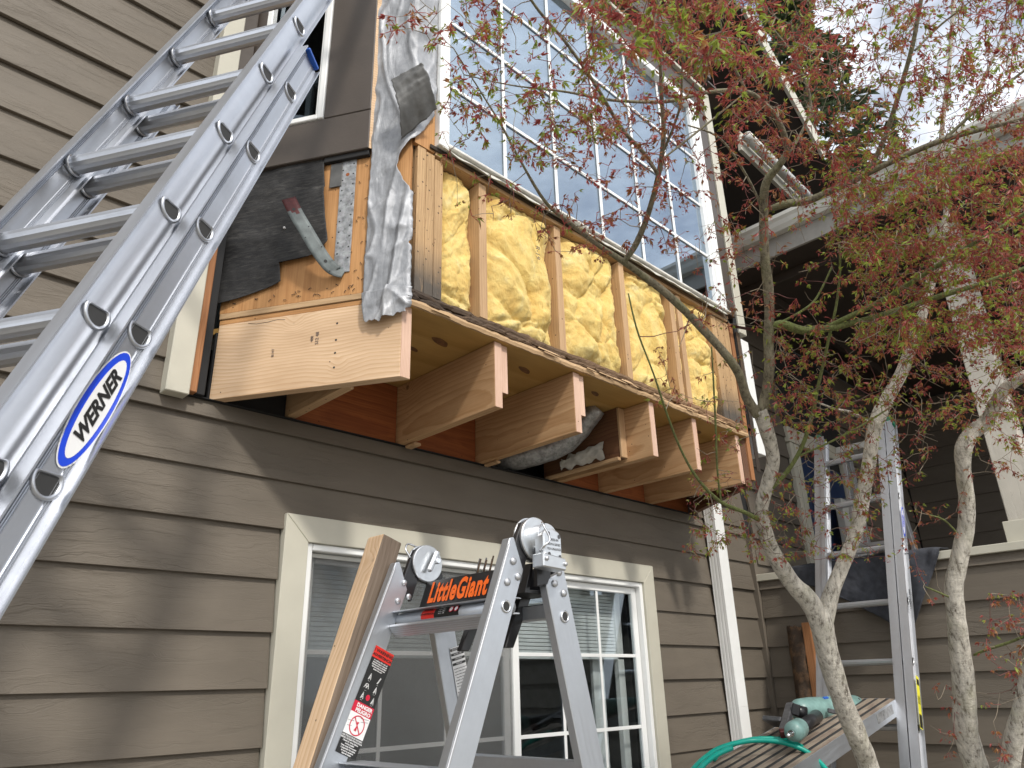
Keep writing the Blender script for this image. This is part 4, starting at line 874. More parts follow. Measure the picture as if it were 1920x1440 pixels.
# far hinge knob
HC = HF; kc = HC+Vector((.012, yf-.018, .004)); beam('lock_knob', lg, kc+Vector((-.020, -.006, -.030)), kc+Vector((.012, -.006, .032)), .014, .014, M['cast'], up=(0, -1, 0), ch=.004); cyl('knob_pin', lg, kc+Vector((.004, -.014, .002)), (0, 1, 0), .009, .014, M['steel'], 20)
q_ = smoothpath([((HC.x-.050, yf+.01, HC.z+.012), .003), ((HC.x-.062, yf+.02, HC.z+.040), .003), ((HC.x-.045, yf+.03, HC.z+.058), .003), ((HC.x-.01, yf+.03, HC.z+.05), .003)], 5); tube('spring_clip', lg, [p for p, r in q_], .0027, M['steel'], 8)
# tray
ty0, ty1 = ym+.030, yf-.012
tr_ = prism('tool_tray', lg, [(1.345, .214), (1.372, .288), (1.380, .288), (1.362, .222), (1.455, .222), (1.45, .288), (1.458, .288), (1.468, .214)], ty1-ty0, XZ(ty0), M['black'], .001)
tn = Vector((.027, 0, .074)).normalized(); tdir = Vector((0, -1, 0))
text('tray_lettering', lg, 'Little Giant'.replace(' ', ''), basis(Vector((1.3560, 1.602, .250)), tdir, tn), M['orange'], .084, bold=.0032, xs=.60, gap=1.12)
for y in (ym+.12, yf-.18): prism('tray_bracket', lg, [(1.42, .218), (1.46, .218), (1.39, .09), (1.36, .09)], .02, XZ(y), M['black'], .002)
# steps
def step(cx_, cz_, y0=ym+.029, y1=yf-.001):
    box('step', lg, (cx_-.006, y0, cz_+.020), (cx_+.062, y1, cz_+.023), M['alu_lg'], .001, 'y')
    tube('step_tube', lg, [(cx_+.024, y0, cz_), (cx_+.024, y1, cz_)], .0185, M['alu_lg'], 18)
    pts = [(cx_-.014, cz_-.018)]
    prism('step_tread', lg, [(cx_-.016, cz_-.018), (cx_+.002, cz_-.045), (cx_+.006, cz_-.045), (cx_-.010, cz_-.018), (cx_+.055, cz_-.016), (cx_+.055, cz_-.013), (cx_-.014, cz_-.013)], y1-y0, XZ(y0), M['alu2'], 0)
    for i in range(6): tt = i/5; box('tread_rib', lg, (cx_-.0175+.018*tt, y0+.001, cz_-.0195-.0245*tt), (cx_-.0150+.018*tt, y1-.001, cz_-.0185-.0245*tt), M['alu_lg'], 0, 'y')
step(1.268, .178)
for i in range(1, 5):
    z = .178-.365*i; x = 1.268-.402*.365*i; step(x, z)
for i in range(0, 5):
    z = .175-.365*i; x = 1.455+.243*.365*i-.03; box('back_step', lg, (x, ym+.03, z-.02), (x+.03, yf-.002, z+.018), M['alu_lg'], .003, 'y')
# step label
def rect(name, parent, Mw, x0, x1, y0, y1, mat, z=0): return mesh(name, [(x0, y0, z), (x1, y0, z), (x1, y1, z), (x0, y1, z)], [(0, 1, 2, 3)], mat, parent, Mw)
def curved(name, y0, y1, mat, a0=100, a1=200, r=.0190):
    vs_ = []
    for i in range(9):
        a = math.radians(a0+(a1-a0)*i/8); 
        for y in (y0, y1): vs_.append((1.292+r*math.cos(a), y, .178+r*math.sin(a)))
    return mesh(name, vs_, [(2*i, 2*i+1, 2*i+3, 2*i+2) for i in range(8)], mat, lg)
curved('step_label', 1.60, 1.655, M['red']); curved('step_label', 1.50, 1.5995, M['labelblack'])
lm_ = basis(Vector((1.292-.0194*math.cos(math.radians(30)), 1.627, .178+.0194*.5)), tdir, (.5, 0, .866)); text('label_text', lg, 'WARNING', lm_ @ Matrix.Translation((0, .006, .0005)), M['labelblack'], .0075); text('label_text', lg, 'ADVERTENCIA', lm_ @ Matrix.Translation((0, -.006, .0006)), M['labelblack'], .0085)
for i in range(4): text('label_text', lg, '= = - == - ='[:9+i % 3], lm_ @ Matrix.Translation((.062, .009-.006*i, .001)), M['labelwhite'], .007)
for c in (.098, .118): disc('label_icon', lg, lm_ @ Matrix.Translation((c, 0, .0012)), .0085, .0085, M['crimson']); disc('label_icon', lg, lm_ @ Matrix.Translation((c, 0, .0016)), .0062, .0064, M['labelwhite'], 7)
# long warning label on far rail
la = Vector((1.212, yf-.0012, .112)); lx = Vector((.918, 0, -.398)); ly = Vector((.349, 0, .937)); lM = basis(la, lx, ly); LW = .0655
h = lambda a, b: (-a, -b)
rect('warning_label', lg, lM, 0, LW, -.030, 0, M['red']); rect('warning_label', lg, lM, 0, LW, -.145, -.030, M['labelblack']); rect('warning_label', lg, lM, 0, LW, -.172, -.145, M['crimson']); rect('warning_label', lg, lM, 0, LW, -.225, -.172, M['labelwhite']); rect('warning_label', lg, lM, 0, LW, -.272, -.225, M['labelblack'])
T = lambda s, x, y, sz, m, bold=0, xs=1: text('label_text', lg, s, lM @ Matrix.Translation((x, y, .0006)), M[m], sz, bold=bold, xs=xs)
T('! WARNING', .033, -.010, .012, 'labelblack', .0003); T('ADVERTENCIA', .033, -.022, .0098, 'labelblack', .0003)
for i in range(5): T(('to reduce the risk of', 'serious injury read all', 'instructions on ladder', 'lea las instrucciones', 'antes de usar')[i], .033, -.035-.0055*i, .0056, 'labelwhite', .0001)
def icon(cx_, cy_, s, kind):
    def ln(a, b): 
        a, b = V((a[0]*s+cx_, a[1]*s+cy_, .0006)), V((b[0]*s+cx_, b[1]*s+cy_, .0006)); d = (b-a).normalized(); p = V((-d.y, d.x, 0))*.0007
        return [a+p, a-p, b-p, b+p]
    segs = {'A': [((-.5, -1), (0, 1)), ((.5, -1), (0, 1)), ((-.2, -1), (.05, .9)), ((-.35, -.4), (.3, -.4)), ((-.2, .2), (.2, .2))], 'I': [((-.4, -1), (.3, 1)), ((-.15, -1), (.5, .9)), ((-.2, -.3), (.1, -.35)), ((.0, .3), (.3, .25))],
            'M': [((-1, -.8), (-.5, .7)), ((0, -.8), (-.5, .7)), ((0, -.8), (.5, .7)), ((1, -.8), (.5, .7)), ((-.5, .7), (.5, .7)), ((-.8, -.1), (.8, -.1))]}[kind]
    vs_, fs = [], []
    for a, b in segs: q = ln(a, b); fs.append(tuple(len(vs_)+i for i in range(4))); vs_ += q
    mesh('label_icon', vs_, fs, M['labelwhite'], lg, lM)
for (x, y, k_) in ((.018, -.078, 'A'), (.048, -.078, 'I'), (.018, -.103, 'M'), (.048, -.103, 'A'), (.016, -.128, 'A'), (.052, -.130, 'A')): icon(x, y, .0085 if k_ != 'M' else .0075, k_); T('----', x, y-.0115, .005, 'labelwhite')
disc('label_icon', lg, lM @ Matrix.Translation((.034, -.128, .0007)), .0065, .0075, M['crimson'])
T('DANGER', .036, -.1535, .0125, 'labelwhite', .0005); T('PELIGRO', .036, -.1655, .0125, 'labelwhite', .0005)
def ring(cx_, cy_, r0, r1):
    n = 30; vs_ = []
    for i in range(n): a = 2*math.pi*i/n; vs_ += [(cx_+r0*math.cos(a), cy_+r0*1.05*math.sin(a), .0008), (cx_+r1*math.cos(a), cy_+r1*1.05*math.sin(a), .0008)]
    fs = [(2*i, 2*i+1, (2*i+3) % (2*n), (2*i+2) % (2*n)) for i in range(n)]; mesh('label_icon', vs_, fs, M['crimson'], lg, lM)
ring(.033, -.199, .0205, .0232); mesh('label_icon', [(.018, -.184, .0009), (.020, -.182, .0009), (.048, -.213, .0009), (.046, -.215, .0009)], [(0, 1, 2, 3)], M['crimson'], lg, lM); mesh('label_icon', [(.028, -.212, .0007), (.036, -.212, .0007), (.034, -.196, .0007), (.037, -.190, .0007), (.030, -.190, .0007), (.032, -.2, .0007)], [(0, 1, 2, 3, 4, 5)], M['crimson'], lg, lM)
for a, b in (((.002, -.195), (.02, -.192)), ((.036, -.180), (.062, -.176)), ((.04, -.188), (.062, -.182)), ((.004, -.207), (.018, -.205))): mesh('label_icon', [(a[0], a[1], .0007), (b[0], b[1], .0007), (b[0], b[1]+.0007, .0007), (a[0], a[1]+.0007, .0007)], [(0, 1, 2, 3)], M['labelblack'], lg, lM)
for i, s in enumerate(('ELECTROCUTION HAZARD', 'RIESGO DE ELECTROCUCION', 'Check for wires before', 'moving ladder', 'Keep away from power', 'Compruebe los cables', 'de usar la escalera', 'lejos de lineas')): T(s, .033, -.2295-.0055*i, .0052, 'labelwhite', .0001)
# notice label on far back rail
l2 = ony(843, 1216, yf-.0015); l2x = Vector((.972, 0, .237)); l2y = Vector((-.237, 0, .972)); nM = basis(l2, l2x, l2y)
rect('notice_label', lg, nM, 0, .052, -.20, 0, M['labelwhite'])
for i in range(4): rect('notice_bar', lg, nM @ Matrix.Translation((0, 0, .0004)), .001, .051, -.010-.0135*i, -.003-.0135*i, M['labelblack']); text('label_text', lg, ('NOTICE AVISO', 'RATED USE', 'CAUTION', 'WEIGHT')[i], nM @ Matrix.Translation((.026, -.0065-.0135*i, .0008)), M['labelwhite'], .006)
for i in range(17): text('label_text', lg, ('set ladder on firm ground', 'inspect before each use', 'no use el ultimo peldano', 'keep body centered')[i % 4], nM @ Matrix.Translation((.026, -.060-.008*i, .0006)), M['labelblack'], .0044)

# nails in the tray
nl = thing('nail_strip', 'bunch of dark collated nails sticking out of the black tool tray', 'nails', (1.41, 1.56, .23))
for i in range(9):
    b_ = Vector((1.39+.006*(i % 3), 1.528+.0085*i, .235)); tube('nail', nl, [b_, b_+Vector((.004+.003*random.random(), -.03, .088+.01*random.random()))], .0026, M['tooldark'] if i % 3 else M['brown_scrap'], 6)

# ------------------------------------------------------------------ timber post leaning by the folding ladder
pt = thing('timber_post', 'pale timber post leaning beside the folding ladder, far side', 'timber', ony(545, 1440, 1.8)-Vector((.45, 0, 1.4)))
tp, bt = ony(709, 1010, 1.84), ony(571, 1440, 1.84); dd = (bt-tp).normalized(); L = (tp.z-GZ)/abs(dd.z); ce = tp+Vector((.030, .008, 0)); 
sx = .078
poM = frame(ce+dd*L/2, -dd, z=(-1, 0, .35))
pm = boxmesh(L, .082, .070, M['lumber'], .006, 2).copy(); pm.materials.append(m_wood('darker_post_face', (.22, .17, .13), (.15, .11, .08), ring=30, knots=.4, streak=.5))
# face pointing to -y takes a darker grey-brown wood
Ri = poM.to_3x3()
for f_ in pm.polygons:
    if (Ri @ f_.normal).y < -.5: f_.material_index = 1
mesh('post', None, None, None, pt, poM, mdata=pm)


# ------------------------------------------------------------------ ladder at right carrying the plank
S3 = .334; P3 = Vector((4.854, 1.506, 1.325)); u3 = Vector((.356, -.0, .934)).normalized(); r3 = Vector((0, -1, 0)); n3 = u3.cross(r3)
if n3.x < 0: n3 = -n3
foot3 = P3-u3*((1.325-GZ)/u3.z)
l3 = thing('extension_ladder', 'aluminium ladder with green rail tips leaning on the porch half wall behind the tree', 'ladder', foot3+Vector((0, .23, 0)), 'extension ladders leaning on the house')
low3 = -(1.325-GZ-.04)/u3.z
for s_, o in ((1, P3), (-1, P3+Vector((0, .47, 0)))):
    ladder_rail('rail', l3, o, u3, r3*s_, n3, low3, .20, W=.042, bulge=.004, fl_=.022, mat=M['alu2'])
    tip = o+u3*.205; mesh('rail_tip', None, None, None, l3, frame(tip, u3, z=r3), mdata=boxmesh(.03, .088, .034, M['green_cap'], .004))
    mesh('rail_foot', None, None, None, l3, Matrix.Translation(o+u3*low3), mdata=boxmesh(.09, .06, .05, M['rubber'], .004))
for s_, o in ((1, P3-r3*.049+n3*-.010), (-1, P3+Vector((0, .47, 0))+r3*.036+n3*-.010)):
    ladder_rail('inner_rail', l3, o, u3, r3*s_, n3, low3, .19, W=.040, bulge=.0, fl_=.023 if s_ > 0 else .012, mat=M['alu2'])
for k in range(0, 9):
    A_ = P3-u3*S3*k
    if A_.z > GZ+.1: dhole(l3, A_+r3*.0058, r3, .95, M['alu2']); rung(l3, A_-r3*.002, A_+Vector((0, .474, 0)), UP, R=.0225, mat=M['alu2'])
yM = basis(P3-u3*1.52+r3*.0235+n3*.004, u3, -n3)
rect('yellow_label', l3, yM, -.16, .10, -.018, .018, M['yellow']); rect('label_block', l3, yM @ Matrix.Translation((0, 0, .0006)), -.155, -.09, -.015, .015, M['labelblack']); rect('label_block', l3, yM @ Matrix.Translation((0, 0, .0006)), .055, .085, -.015, .012, M['labelblack'])
for i in range(3): text('label_text', l3, 'CAUTION', yM @ Matrix.Translation((-.02, .009-.009*i, .0008)), M['labelblack'], .009)
bM = basis(P3-u3*.52+r3*.0235+n3*.003, u3, -n3); disc('oval_label', l3, bM, .10, .02, M['bluep']); disc('oval_field', l3, bM @ Matrix.Translation((0, 0, .0005)), .082, .013, M['labelwhite']); text('label_text', l3, 'WERNER', bM @ Matrix.Translation((0, 0, .001)), M['bluep'], .02, bold=.0005, shear=.3)
eM = basis(P3-u3*1.0+r3*.0235+n3*.004, u3, -n3); text('embossed_text', l3, 'WERNER', eM, M['alu'], .030, bold=.0004, ext=.001)
eM = basis(P3+Vector((0, .4545, 0))-u3*1.42, u3, n3); text('embossed_text', l3, 'WERNER', eM, M['labelwhite'], .026, bold=.0003, ext=.001)

# ------------------------------------------------------------------ scaffold plank
PV = Vector((.9842, .0, .177)).normalized(); PT0 = Vector((4.29, 0, -.1055))         # top right far edge
pl = thing('scaffold_plank', 'aluminium scaffold plank with dark ribs resting on the ladder rung', 'plank', (3.3, 1.765, -.3))
PN = Vector((-PV.z, 0, PV.x))
Lp = 2.4; mid_ = PT0-PV*Lp/2
def pbox(name, s0, s1, y0, y1, h0, h1, mat, ch=.001):
    c = PT0+PV*(s0+s1)/2+PN*(h0+h1)/2+Vector((0, (y0+y1)/2, 0)); return mesh(name, None, None, None, pl, frame(c, PV, z=PN), mdata=boxmesh(s1-s0, y1-y0, h1-h0, mat, ch))
M['plankwood'] = m_wood('plank_tread', (.42, .36, .29), (.30, .24, .18), ring=40, knots=.2, streak=.6, weather=.25, wc=(.2, .15, .12))
y = 1.582
pbox('side_channel', -Lp, 0, 1.578, 1.5815, -.072, .002, M['alu_lg']); pbox('side_channel', -Lp, 0, 1.9485, 1.952, -.058, .002, M['alu_lg']); pbox('side_lip', -Lp, 0, 1.5816, 1.60, -.0725, -.069, M['alu_lg'])
nw = 7; tot = .3665; dk = .021; wd = (tot-dk*(nw-1))/nw
for i in range(nw):
    y0 = 1.5817+i*(wd+dk); pbox('tread_slat', -Lp, 0, y0, y0+wd-.0006, -.0011, .0012, M['plankwood'])
pbox('rib_base', -Lp, -.001, 1.583, 1.947, -.014, -.0012, M['rubber'], 0)
pbox('end_plate', .0005, .003, 1.578, 1.952, -.058, .0, M['alu_lg'])
for s in (-.55, -1.5): cyl('plank_bolt', pl, PT0+PV*s+PN*-.028+Vector((0, 1.5765, 0)), (0, 1, 0), .010, .004, M['steel'], 16, .001)
pbox('plank_sticker', -.32, -.10, 1.5768, 1.5778, -.05, -.008, M['galv'], 0)

# ------------------------------------------------------------------ nail gun
def ptop(x, y): s = (x-PT0.x)/PV.x; return PT0+PV*s+Vector((0, y, 0))
ng = thing('nail_gun', 'teal framing nail gun lying on the scaffold plank', 'nail gun', ptop(3.65, 1.78))
def lathe(name, parent, A, B, prof, mat, n=28):
    A, B = V(A), V(B); d = B-A; vs_, fs = [], []
    for t, r_ in prof: vs_ += [(t*d.length, r_*math.cos(2*math.pi*i/n), r_*math.sin(2*math.pi*i/n)) for i in range(n)]
    for q in range(len(prof)-1):
        for i in range(n): fs.append((q*n+i, q*n+(i+1) % n, (q+1)*n+(i+1) % n, (q+1)*n+i))
    fs += [tuple(range(n-1, -1, -1)), tuple((len(prof)-1)*n+i for i in range(n))]
    return mesh(name, vs_, fs, mat, parent, frame(A, d), smooth=True)
a, b = ony(1492, 1332, 1.84), ony(1604, 1330, 1.80)
lathe('body', ng, a, b, [(0, .030), (.06, .052), (.25, .060), (.50, .061), (.52, .064), (.70, .066), (.72, .070), (.98, .070), (1, .062)], M['tool'])
lathe('cap_band', ng, a+(b-a)*.66, a+(b-a)*.70, [(0, .0712), (1, .0712)], M['tool'])
ha, hb_ = ony(1531, 1343, 1.77), ony(1497, 1366, 1.66)
lathe('handle', ng, ha, hb_, [(0, .030), (.3, .026), (1, .028)], M['black']); lathe('handle_cap', ng, hb_-(hb_-ha)*.12, hb_+(hb_-ha)*.28, [(0, .031), (.2, .040), (.8, .041), (1, .034)], M['tool'])
e1 = hb_+(hb_-ha)*.28; lathe('air_fitting', ng, e1, e1+(hb_-ha)*.22, [(0, .013), (.4, .013), (.45, .008), (.7, .010), (1, .007)], M['steel'], 16)
lathe('trigger_guard', ng, ony(1486, 1330, 1.80), ony(1510, 1338, 1.76), [(0, .024), (1, .03)], M['black'])
gd = (b-a).normalized(); gx = a.lerp(b, .8)
for t_ in (.56, .60, .64): q_ = a.lerp(b, t_); beam('vent', ng, q_+Vector((0, -.064, .012)), q_+Vector((0, -.060, .034)), .006, .006, M['tooldark'], up=(0, -1, 0), ch=.001)
for t_, dz in ((.74, .05), (.74, -.03), (.93, .05), (.93, -.03)): q_ = a.lerp(b, t_); cyl('screw', ng, q_+Vector((0, -math.sqrt(.0705**2-dz**2), dz)), (0, -1, dz*12), .006, .004, M['tooldark'], 12, .001)
q_ = a.lerp(b, .38); beam('switch', ng, q_+Vector((0, -.030, .054)), q_+Vector((.045, -.030, .056)), .014, .008, M['blue'], up=(0, -.5, 1), ch=.002)
q_ = a.lerp(b, .30); beam('trigger', ng, q_+Vector((-.02, -.075, .0)), q_+Vector((.02, -.095, -.01)), .014, .02, M['tooldark'], ch=.003)
for t_ in (-.01, .12): q_ = hb_.lerp(e1, .9)+Vector((0, 0, .03 if t_ < 0 else -.028)); cyl('screw', ng, q_, e1-hb_, .0045, .006, M['tooldark'], 10, .001)
ma, mb = ony(1472, 1340, 1.80), ony(1480, 1372, 1.72)
beam('nosepiece', ng, ony(1482, 1322, 1.83), ony(1468, 1374, 1.76), .030, .035, M['tooldark'], up=(0, -1, 0), ch=.004); beam('magazine', ng, ony(1474, 1355, 1.80), ony(1440, 1352, 1.90), .085, .022, M['tooldark'], up=(0, -1, .4), ch=.003)
for i in range(7): c_ = ony(1446+5*i, 1334+2.5*i, 1.84-.005*i); beam('magazine_tooth', ng, c_, c_+Vector((0, 0, -.035)), .006, .010, M['tooldark'], ch=.001)
beam('bracket', ng, ony(1484, 1328, 1.79), ony(1500, 1333, 1.76), .02, .05, M['black'], ch=.004); beam('nose_tip', ng, ony(1467, 1372, 1.76), ony(1470, 1378, 1.74), .03, .03, M['rustpaint'], ch=.003)

# ------------------------------------------------------------------ hose
hs = thing('air_hose', 'coiled teal air hose lying over the near end of the plank', 'hose', ptop(3.1, 1.7))
def hp(pts, name='hose_loop'):
    q_ = smoothpath([(p, .0105) for p in pts], 6); tube(name, hs, [p for p, r in q_], .0105, M['teal_hose'], 12)
hp([ony(1292, 1452, 1.86), ony(1318, 1424, 1.86), ony(1352, 1402, 1.85), ony(1405, 1389, 1.80), ony(1462, 1391, 1.70), ony(1510, 1408, 1.62), ony(1545, 1438, 1.57), ony(1556, 1460, 1.56)])
hp([ony(1338, 1424, 1.93), ony(1352, 1408, 1.93), ony(1385, 1392, 1.92), ony(1430, 1385, 1.86), ony(1480, 1390, 1.76), ony(1518, 1412, 1.64), ony(1535, 1450, 1.60)])
hp([ony(1300, 1462, 1.80), ony(1318, 1435, 1.80), ony(1342, 1416, 1.80), ony(1372, 1402, 1.78)])

# ------------------------------------------------------------------ scrap boards behind the gun
sw = thing('scrap_board', 'dark rotted scrap board leaning on the porch wall beside the ladder', 'board', (4.6, 2.2, GZ))
def scrapfn(u, v):
    z = -.95+1.25*v; y = 2.285-.085*u+.01*noise.fractal(Vector((v*14, u, 3)), 1, 2, 4)*(1 if u in (0, 1) else .3); return (4.60+.05*v-.035*math.sin(math.pi*u)+.008*noise.fractal(Vector((u*6, v*20, 0)), 1, 2, 4), y, z+.02*noise.noise(Vector((u*5, 0, 0)))*(v > .97))
solid(grid('rotted_board', sw, scrapfn, 14, 80, M['brown_scrap']), .02)
sw2 = beam('cedar_board', None, (4.605, 2.165, -1.58), (4.655, 2.165, .32), .050, .03, M['orange_edge'], up=(1, 0, 0)); tag(sw2, 'narrow orange board standing between the rotted board and the ladder', 'board')

# ------------------------------------------------------------------ blanket over the half wall
def cl(u, v):
    y = 2.20-.88*u; drop = float(np.interp(u, [0, .12, .3, .55, .72, .8, 1], [.09, .12, .20, .34, .46, .36, .02]))
    s = v*(drop+.16)-.16            # -.16..0 lies on the cap, then hangs
    w_ = .012*noise.fractal(Vector((u*5, v*2, 1)), .8, 2, 4)+.014*noise.noise(Vector((u*11, v*1.5, 6)))
    if s < 0: return (PX-.045-s, y, .655+.5*abs(w_)+.02*(1-v))
    return (PX-.05-.012*abs(math.sin(u*17))-abs(w_), y+.05*s*(1 if u > .7 else -.5), .655-s)
bk = grid('blanket', None, cl, 60, 50, M['cloth']); solid(bk, .004); tag(bk, 'charcoal moving blanket draped over the porch half wall', 'blanket')

# ------------------------------------------------------------------ step ladder standing in the porch
sl = thing('step_ladder', 'small aluminium step ladder standing in the dark porch behind the ladder', 'ladder', (5.6, 1.9, -.4))
for a, b in (((5.3, 2.10, -.4), (5.52, 2.05, 1.55)), ((5.3, 1.75, -.4), (5.52, 1.80, 1.55)), ((5.85, 2.12, -.4), (5.58, 2.05, 1.55)), ((5.85, 1.72, -.4), (5.58, 1.80, 1.55))): beam('rail', sl, a, b, .06, .025, M['alu2'], up=(0, 1, 0))
for i in range(5): z = -.15+.33*i; x = 5.3+.22*(z+.4)/1.95; box('step', sl, (x-.03, 1.77, z), (x+.05, 2.08, z+.025), M['alu2'], .003, 'y')
box('top_cap', sl, (5.48, 1.74, 1.551), (5.62, 2.10, 1.60), M['gutter'], .005, 'y')
wb = box('white_panel', None, (6.05, 2.35, -.40), (6.40, 2.41, 1.35), M['gutter'], .004, 'z'); tag(wb, 'pale upright panel leaning before the navy door', 'panel')

# ------------------------------------------------------------------ trees
LEAFV = []
def leafcluster(seed):
    """drooping cluster of just opened palmate leaves with thin red stalks; returns verts, faces, mat idx"""
    r = random.Random(seed); vs_, fs, mi = [], [], []
    def blade(o, d, up, L, w_, m):
        d = d.normalized(); sd = d.cross(up).normalized(); nn = sd.cross(d); b0 = len(vs_)
        vs_.extend([o, o+d*L*.45+sd*w_+nn*w_*.5, o+d*L-nn*L*.16, o+d*L*.45-sd*w_+nn*w_*.5]); fs.append((b0, b0+1, b0+2)); fs.append((b0, b0+2, b0+3)); mi.extend([m, m])
    for _ in range(r.choice((3, 4, 4, 5))):
        a = r.uniform(0, 6.28); el = r.uniform(-.9, .5); st = Vector((math.cos(a)*math.cos(el), math.sin(a)*math.cos(el), math.sin(el)))
        sl_ = r.uniform(.005, .022); c = st*sl_; up = Vector((0, 0, 1)) if abs(st.z) < .9 else Vector((1, 0, 0))
        sd = st.cross(up).normalized()*.0006; b0 = len(vs_); vs_.extend([sd*1.4, c+sd, c-sd, -sd*1.4]); fs.append((b0, b0+1, b0+2, b0+3)); mi.append(1)
        kind = r.random(); m = 0 if kind < .5 else (1 if kind < .78 else 2)
        n = r.choice((3, 4, 5)); sz = r.uniform(.010, .021)
        dn = (st+Vector((0, 0, -.75))).normalized(); ax = dn.cross(Vector((r.uniform(-1, 1), r.uniform(-1, 1), .3))).normalized()
        for i in range(n):
            f_ = (i-(n-1)/2)/((n-1)/2); ang = f_*r.uniform(.35, .8); dd_ = Matrix.Rotation(ang, 3, ax) @ dn+Vector((r.uniform(-.15, .15), r.uniform(-.15, .15), r.uniform(-.15, .15)))
            blade(c, dd_, ax, sz*(1-.35*abs(f_)), sz*.10, m if r.random() < .8 else 2)
    if r.random() < .45:                     # red seed or flower tassel
        for _ in range(5):
            d = Vector((r.uniform(-.6, .6), r.uniform(-.6, .6), -1)).normalized()*r.uniform(.012, .024); sd = d.orthogonal().normalized()*.0004; b0 = len(vs_)
            vs_.extend([sd, d+sd, d-sd]); fs.append((b0, b0+1, b0+2)); mi.append(1)
            q = d; s_ = .0022; b0 = len(vs_); vs_.extend([q+Vector((s_, 0, 0)), q+Vector((0, s_, -s_)), q+Vector((-s_, 0, 0)), q+Vector((0, -s_, s_*.6))]); fs.append((b0, b0+1, b0+2, b0+3)); mi.append(1)
    return [tuple(v) for v in vs_], fs, mi
VAR = [leafcluster(100+i) for i in range(14)]
LM = None
def make_tree(name, label, base, limbs, attract, ncluster_obj, seed, wscale, fol_bias):
    rnd = random.Random(seed)
    t = thing(name, label, 'tree', base, 'maples in front of the porch')
    nodes = []; rad = []
    for li, (nm, mat_, pts) in enumerate(limbs):
        P = []
        for q in pts:
            if len(q) == 4: x, y, d, wpx = q; P.append((ond(x, y, d), max(.0014, wscale*wpx*d/1386/2)))
            else: P.append((Vector(q[0]), q[1]))
        sm = smoothpath(P, 7); thick = P[0][1] > .009
        tube(nm, t, [p for p, r in sm], [r for p, r in sm], mat_, 18 if thick else 9, wob=.13 if thick else .12)
        for i, (p, r_) in enumerate(sm):
            if i > (len(sm)*.2 if thick and r_ > .014 else 0) and r_ < .016: nodes.append(p); rad.append(r_)
    A = []
    for (x0, x1, y0, y1, d0, d1, n, *lf) in attract:
        for _ in range(int(n*1.35)): A.append((.75*(lf[0] if lf else 1.0), ond(rnd.uniform(x0, x1), rnd.uniform(y0, y1), rnd.uniform(d0, d1))))
    NP = np.zeros((90000, 3)); k = len(nodes); NP[:k] = [tuple(p) for p in nodes]; dirs = [Vector((0, 0, 1))]*k; rr = list(rad)
    A = [a for a in A if a[1].y < 1.72 or a[1].x > 3.9]
    A.sort(key=lambda a: float(np.min(np.sum((NP[:k]-np.array(a[1]))**2, axis=1))))
    tv, tf, tm = [], [], []; tips = []
    for lf, a in A:
        d2 = np.sum((NP[:k]-np.array(a))**2, axis=1); j = int(np.argmin(d2)); D = math.sqrt(d2[j])
        if D < .02: tips.append((a, .3)); continue
        if D > .55: continue
        o = Vector(NP[j]); n = max(2, int(D/.035)); pd = dirs[j]; pts = []
        perp = (a-o).cross(Vector((rnd.uniform(-1, 1), rnd.uniform(-1, 1), rnd.uniform(-1, 1)))).normalized(); bow = rnd.uniform(-.16, .16)*D
        for i in range(n+1):
            s = i/n; p = o.lerp(a, s)+perp*bow*math.sin(math.pi*s)+Vector((rnd.uniform(-1, 1), rnd.uniform(-1, 1), rnd.uniform(-1, 1)))*.0035*(0 < i < n)
            if i and i < n and i % 2: p += perp*.003
            pts.append(p)
        r0 = min(rr[j]*.6, .0011+.0030*D/.3); r0 = max(r0, .0011); rads = [r0*(1-.55*i/n) for i in range(n+1)]
        v, f = tubegeo(pts, rads, 5, False); b = len(tv); tv += [tuple(q) for q in v]; tf += [tuple(q+b for q in ff) for ff in f]; tm += [1 if rnd.random() < .3 and r0 < .0016 else 0]*len(f)
        for i in range(1, n+1): NP[k] = pts[i]; dirs.append(pts[i]-pts[i-1]); rr.append(rads[i]); k += 1
        (tips.append((a, 1)) if rnd.random() < lf else 0)
        for i in range(1, n):
            if rnd.random() < .50*lf: tips.append((pts[i], .7))
    o0 = V(base); tw = mesh('twigs', [tuple(V(v)-o0) for v in tv], tf, [M['twig'], M['twig2']], t, Matrix.Translation(o0), mi=tm); tw['kind'] = 'stuff'
    # leaf clusters: nearest ones single objects, the rest joined
    items = []
    for p, s in tips:
        c = MR @ np.array(p); items.append((c[2], p, s))
    items.sort(key=lambda q: q[0]); 
    mds = []
    for v, f, mi in VAR:
        me = bpy.data.meshes.new('leaf_cluster'); me.from_pydata(v, [], f); me.update()
        for m in ('leaf_g', 'leaf_r', 'leaf_o'): me.materials.append(M[m])
        me.polygons.foreach_set('material_index', mi); mds.append(me)
    FV, FF, FM = [], [], []
    for i, (dz, p, s) in enumerate(items):
        q = rnd.randrange(len(VAR)); sc_ = s**.3*rnd.uniform(.8, 1.3)*(1.14 if dz < 2.05 else 1.0); R_ = Matrix.Rotation(rnd.uniform(0, 6.28), 4, 'Z') @ Matrix.Rotation(rnd.uniform(-.5, .5), 4, 'X')
        Mw = Matrix.Translation(p) @ R_ @ Matrix.Diagonal((sc_, sc_, sc_, 1))
        if i < ncluster_obj: mesh('leaf_cluster', None, None, None, t, Mw, mdata=mds[q])
        else:
            v, f, mi = VAR[q]; b = len(FV); FV += [tuple((Mw @ Vector(x))-o0) for x in v]; FF += [tuple(z+b for z in y) for y in f]
            gz = noise.noise(p*1.6+Vector((seed, 0, 0)))+fol_bias
            FM += [(m if gz > 0 or m != 0 else (2 if rnd.random() < .6 else 1)) for m in mi]
